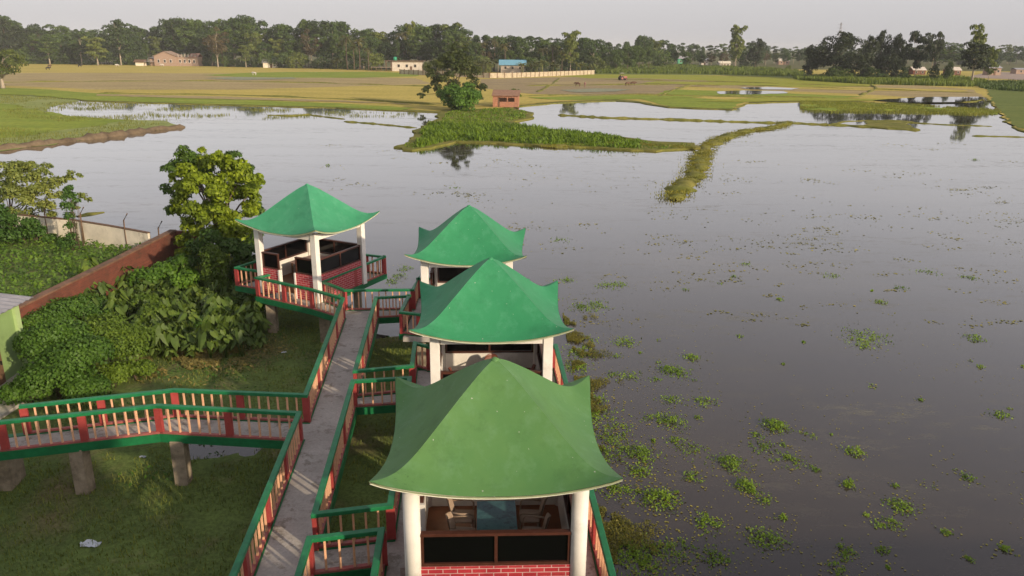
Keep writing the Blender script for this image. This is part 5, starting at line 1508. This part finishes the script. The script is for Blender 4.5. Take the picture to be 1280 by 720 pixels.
m = MB(); m.box((1.2, 3, 2.2), (13.5, 7, 4.4)); m.build('wall', M['white'], t); m = MB(); m.box((.2, 2.8, 4.52), (17.6, 8.6, .22)); m.build('roof', M['brown'], t)
for xw in (-2.5, 1.2, 5.0): win(m, xw, -.55, 2.4, 1.3, 1.4, t)
d = MB(); d.box((3.1, -.53, 1.1), (1.0, .1, 2.2)); d.build('door', M['brown'], t)
for xx in (-8.2, -5.9): m = MB(); m.box((xx, -1.0, 2.2), (.3, .3, 4.4)); m.build('pillar', M['brown'], t)
m = MB(); m.tube([(-4.6, 3, 4.64), (-4.6, 3, 5.9), (-4.6, 3, 6.1), (-4.6, 3, 6.3)], [.85, .85, .6, .3], 14); m.build('water_tank', M['greenpl'], t)
y = 362; t = thing('open_shed', 'long low open shed left of the white house', 'shed', (world_at(474, y), y, GZ))
m = MB(); m.box((0, 1.5, 1.75), (9.4, 3.4, .2)); m.build('roof', M['pier'], t)
for k in range(5): m = MB(); m.box((-4.4+k*2.2, .1, .83), (.22, .22, 1.65)); m.build('post', M['brown'], t)
y = 358; t = thing('blue_roof_house', 'house with a bright blue tin roof behind the compound wall', 'house', (world_at(638, y), y, GZ))
m = MB(); m.box((0, 3, 1.6), (10.5, 6, 3.2)); m.build('wall', M['pinkbrick'], t); m = MB(); gable(m, -5.6, 5.6, -.2, 6.2, 3.6, 2.0, .6); m.build('roof', M['tinblue'], t)
for xw in (-3.2, 0, 3.4): win(m, xw, -.03, 2.2, 1.2, 1.3, t)
# compound wall
t = thing('compound_wall', 'long weathered cream compound wall with posts across the far field', 'wall', (0, 0, 0))
cwp = px([(500, 92.5), (560, 95.5), (612, 97.5), (640, 97.2), (690, 95.2), (743, 93.0)])
for a, c in zip(cwp, cwp[1:]):
    a, c = Vector(a), Vector(c); Ln = (c-a).length; nb = max(1, round(Ln/3.0)); rz = math.atan2((c-a).y, (c-a).x)
    for k in range(nb):
        p = a.lerp(c, (k+.5)/nb); m = MB(); m.box((p.x, p.y, GZ+.9), (Ln/nb-.3, .16, 1.8), rz); m.build('panel', M['farwall'], t)
        p = a.lerp(c, k/nb); m = MB(); m.box((p.x, p.y, GZ+1.0), (.3, .3, 2.0), rz); m.build('post', M['brown'], t)
# brick hut on the island
hx, hy = gp(632, 133.5, -1.42); t = thing('brick_hut', 'small raw brick hut with dark openings on the island', 'hut', (hx, hy, -1.46), -.06)
m = MB()
for c, d in (((-2.05, 0, 1.05), (.95, .12, 2.1)), ((-.42, 0, .5), (1.5, .12, 1.0)), ((-.42, 0, 1.95), (1.5, .12, .3)), ((1.05, 0, .5), (1.4, .12, 1.0)), ((1.05, 0, 1.95), (1.4, .12, .3)), ((2.12, 0, 1.05), (.75, .12, 2.1)), ((-1.36, 0, 1.98), (.4, .12, .24)), ((.33, 0, 1.42), (.2, .14, .8)),
             ((0, 3.2, 1.25), (5.0, .12, 2.5)), ((-2.46, 1.6, 1.15), (.12, 3.1, 2.3)), ((2.46, 1.6, 1.15), (.12, 3.1, 2.3))): uvbox(m, c, d)
m.build('wall', M['hutbrick'], t)
m = MB(); m.hexa([(-2.75, -.35, 2.12), (2.75, -.35, 2.12), (2.75, 3.5, 3.0), (-2.75, 3.5, 3.0)], [(-2.75, -.35, 2.22), (2.75, -.35, 2.22), (2.75, 3.5, 3.1), (-2.75, 3.5, 3.1)])
m.build('roof', paint('rusty_thatch', (.30, .17, .11), .3, .9, 2, (.18, .11, .08), .4), t)
d = MB(); d.box((-1.42, .02, .9), (.36, .05, 1.8)); d.build('door', M['brown'], t)
for xx, ww in ((-.42, 1.4), (1.05, 1.2)):
    for k in range(3): b = MB(); b.box((xx-ww/3+k*ww/3, .0, 1.4), (.06, .06, .8)); b.build('window_bar', M['brown'], t)
# far small houses
for nm, lab, u, y, w, hh, wm, rm_, rise in (('small_house', 'little green house far beyond the dark green field', 851, 560, 7, 4.2, paint('mint_wall', (.10, .42, .22), .1, .7), M['tin'], 1.6), ('small_house', 'tiny yellowish house right of the little green one', 878, 560, 5, 3.6, M['white'], M['tin'], 1.2),
                                          ('small_house', 'tiny pale house just left of the tall pale green tree', 903, 500, 7, 2.6, M['white'], M['creamwall'], 1.0), ('small_house', 'tiny white roofed house in the haze left of the dark clump', 977, 600, 8, 2.8, M['pinkbrick'], M['white'], 1.4),
                                          ('roadside_shed', 'roadside shed with a white roof behind the dark bushes', 1146, 392, 6, 2.2, M['oldbrick'], M['white'], 1.3), ('roadside_shed', 'red brown roadside shed beside the broad tree', 1190, 388, 6, 2.4, M['oldbrick'], M['white'], 1.3),
                                          ('roadside_house', 'pale pink house right of the broad roadside tree', 1240, 392, 6, 3.6, M['pinkbrick'], M['tin'], .8), ('roadside_house', 'low brown building beyond the road at the right edge', 1279, 420, 10, 2.4, M['pinkbrick'], M['tin'], .5)):
    t = thing(nm, lab, 'house', (world_at(u, y), y, GZ))
    m = MB(); uvbox(m, (0, 2.5, hh/2), (w, 5, hh)); m.build('wall', wm, t); m = MB(); gable(m, -w/2, w/2, 0, 5, hh+.15, rise, .4); m.build('roof', rm_, t)
    win(m, -w*.25, -.04, hh*.55, 1.1, 1.2, t); win(m, w*.28, -.04, hh*.55, 1.1, 1.2, t)
    d = MB(); d.box((0, -.03, 1), (1, .1, 2)); d.build('door', M['brown'], t)
# lattice pylon
y = 1100; x = world_at(1043, y); m = MB(); hp = zat(x, y, 28)-GZ
for sx in (-1, 1):
    for sy in (-1, 1): m.tube([(sx*3.4, sy*3.4, 0), (sx*1.1, sy*1.1, hp*.7), (sx*.5, sy*.5, hp)], .16, 4)
for k in range(10):
    z0, z1 = hp*k/10, hp*(k+1)/10; w0 = np.interp(z0/hp, [0, .7, 1], [3.4, 1.1, .5]); w1 = np.interp(z1/hp, [0, .7, 1], [3.4, 1.1, .5])
    for s in (-1, 1):
        m.tube([(-w0, s*w0, z0), (w1, s*w1, z1)], .1, 4); m.tube([(w0, s*w0, z0), (-w1, s*w1, z1)], .1, 4); m.tube([(s*w0, -w0, z0), (s*w1, w1, z1)], .1, 4)
for z, w in ((.74, 6), (.84, 5), (.94, 4)): m.tube([(-w, 0, hp*z), (0, 0, hp*z+.6), (w, 0, hp*z)], .14, 4)
tag(m.build('pylon', M['tin'], None, 0, (x, y, GZ)), 'faint steel lattice pylon above the dark clump', 'pylon')
# thin poles in the field
for u, vb_, vt, lab in ((902, 88, 75, 'thin pale post in the dark green field below the tall pale tree'), (737, 86, 76, 'thin pale post behind the right end of the compound wall'), (803, 86, 77, 'thin pale post in the gap right of the compound wall')):
    x, y = gp(u, vb_, GZ); h = zat(x, y, vt)-GZ
    m = MB(); m.tube([(0, 0, -.2), (.05, 0, h)], [.16, .12], 6); tag(m.build('post', M['palebark'], None, 0, (x, y, GZ)), lab, 'post')

# ================================================================== ANIMALS, TRACTOR, PEOPLE (a few pixels each)
def skin(name, V, E, Rr, mat, sub=1):
    me = bpy.data.meshes.new(name); me.from_pydata(V, E, []); o = bpy.data.objects.new(name, me); COL.objects.link(o)
    md = o.modifiers.new('s', 'SKIN'); md.use_smooth_shade = True
    for i, r in enumerate(Rr):
        me.skin_vertices[0].data[i].radius = (r, r) if not hasattr(r, '__len__') else r
    me.skin_vertices[0].data[0].use_root = True
    s2 = o.modifiers.new('u', 'SUBSURF'); s2.levels = s2.render_levels = sub
    dg = bpy.context.evaluated_depsgraph_get(); r = bpy.data.meshes.new_from_object(o.evaluated_get(dg)); r.name = name
    bpy.data.objects.remove(o); r.materials.clear(); r.materials.append(mat)
    return r
def cow_mesh(mat):
    V = [(0, 0, 1.0), (.55, 0, 1.02), (-.55, 0, 1.05), (.85, 0, 1.15), (1.1, 0, 1.0), (1.3, 0, .8),
         (.55, .18, .75), (.57, .18, .4), (.55, .18, .02), (.55, -.18, .75), (.60, -.18, .4), (.62, -.18, .02), (-.6, .18, .8), (-.68, .18, .45), (-.62, .18, .02), (-.6, -.18, .8), (-.64, -.18, .45), (-.56, -.18, .02), (-.85, 0, 1.05), (-.92, 0, .55), (1.08, .2, 1.12), (1.08, -.2, 1.12)]
    E = [(0, 1), (0, 2), (1, 3), (3, 4), (4, 5), (1, 6), (6, 7), (7, 8), (1, 9), (9, 10), (10, 11), (2, 12), (12, 13), (13, 14), (2, 15), (15, 16), (16, 17), (2, 18), (18, 19), (4, 20), (4, 21)]
    Rr = [.36, .33, .33, .2, .16, .1, .14, .075, .06, .14, .075, .06, .17, .08, .06, .17, .08, .06, .05, .03, .04, .04]
    return skin('cow', V, E, Rr, mat)
cows = {c: cow_mesh(paint('hide_'+c, v, .2, .8, 2)) for c, v in (('black', (.02, .016, .014)), ('brown', (.13, .07, .04)), ('white', (.55, .5, .44)))}
for u, v, c, lab in ((60, 87.5, 'black', 'dark cow grazing alone in the far left field'), (62, 84.5, 'brown', 'brown cow just behind the dark cow in the left field'), (100, 84, 'black', 'dark cow near the small airy tree in the left field'), (131, 80.5, 'white', 'white cow left of a pair near the treeline'),
                     (137, 80.2, 'white', 'white cow of the pair right of the small airy tree'), (147, 83.5, 'white', 'white cow lying out in the field near the tall pale trunked tree'), (203, 83, 'white', 'white cow before the pale brick farmhouse'), (318, 94, 'white', 'white cow in the green paddy right of the farmhouse'), (722, 108, 'brown', 'brown cow in the ploughed field before the compound wall'), (784, 107.5, 'brown', 'brown cow left of a pair near the tractor'), (791, 107, 'brown', 'brown cow right of a pair near the tractor')):
    x, y = gp(u, v, GZ); o = link('cow', cows[c], None, (x, y, GZ), rf.uniform(-.7, .7)+(math.pi if rf.random() < .5 else 0)); o.scale = (.95,)*3; tag(o, lab, 'cow', 'cows in the far fields')
def person_mesh(mat):
    V = [(0, 0, .95), (0, 0, 1.2), (0, 0, 1.42), (0, 0, 1.52), (.02, 0, 1.66), (0, .1, .88), (.08, .11, .48), (0, .11, .04), (0, -.1, .88), (.0, -.11, .48), (-.1, -.11, .04), (0, .2, 1.38), (.05, .25, 1.1), (.2, .24, .9), (0, -.2, 1.38), (-.02, -.25, 1.1), (.1, -.25, .88), (.1, .11, .03), (0, -.11, .03)]
    E = [(0, 1), (1, 2), (2, 3), (3, 4), (0, 5), (5, 6), (6, 7), (0, 8), (8, 9), (9, 10), (2, 11), (11, 12), (12, 13), (2, 14), (14, 15), (15, 16), (7, 17), (10, 18)]
    Rr = [.15, .15, .16, .06, .105, .09, .065, .045, .09, .065, .045, .065, .045, .035, .065, .045, .035, .04, .04]
    return skin('person', V, E, Rr, mat)
pm = person_mesh(paint('work_clothes', (.32, .16, .14), .3, .8, 3))
x, y = gp(731, 109.5, GZ); o = link('person', pm, None, (x, y, GZ), 1.2); tag(o, 'person in dark reddish clothes walking in the ploughed field', 'person')
x, y = gp(778, 100.5, GZ); t = thing('tractor', 'small dusty tractor working at the edge of the lime green paddy', 'tractor', (x, y, GZ), .4)
tp = paint('tractor_red', (.34, .12, .09), .2, .5)
m = MB(); m.box((.9, 0, 1.1), (1.7, .7, .7)); m.build('hood', tp, t, .06); m = MB(); m.box((-.5, 0, .95), (1.3, .8, .4)); m.build('chassis', M['brown'], t, .03)
m = MB(); m.box((-.75, 0, 1.35), (.5, .5, .1)); m.box((-1.0, 0, 1.6), (.08, .5, .5)); m.build('seat', M['black'], t); m = MB(); m.tube([(.1, 0, 1.3), (-.1, 0, 1.75)], .03, 6); m.build('steering_column', M['black'], t)
for sy in (-1, 1):
    m = MB(); m.tube([(-.6, sy*.55, .75), (-.6, sy*.9, .75)], .75, 18); w_ = m.build('wheel', M['black'], t); m = MB(); m.tube([(-.6, sy*.91, .75), (-.6, sy*.93, .75)], .38, 14); m.build('rim', tp, w_)
    m = MB(); m.tube([(1.3, sy*.45, .42), (1.3, sy*.68, .42)], .42, 16); w_ = m.build('wheel', M['black'], t); m = MB(); m.tube([(1.3, sy*.69, .42), (1.3, sy*.71, .42)], .2, 12); m.build('rim', tp, w_)
    m = MB(); m.box((-.6, sy*.72, 1.56), (1.2, .42, .06)); m.build('mudguard', tp, t)
m = MB(); m.box((-.5, 0, 2.55), (1.5, 1.3, .06)); m.build('canopy', M['creamwall'], t)
for sx in (-1.15, .15):
    for sy in (-.55, .55): m = MB(); m.tube([(sx, sy, 1.2), (sx, sy, 2.52)], .03, 5); m.build('canopy_post', M['black'], t)
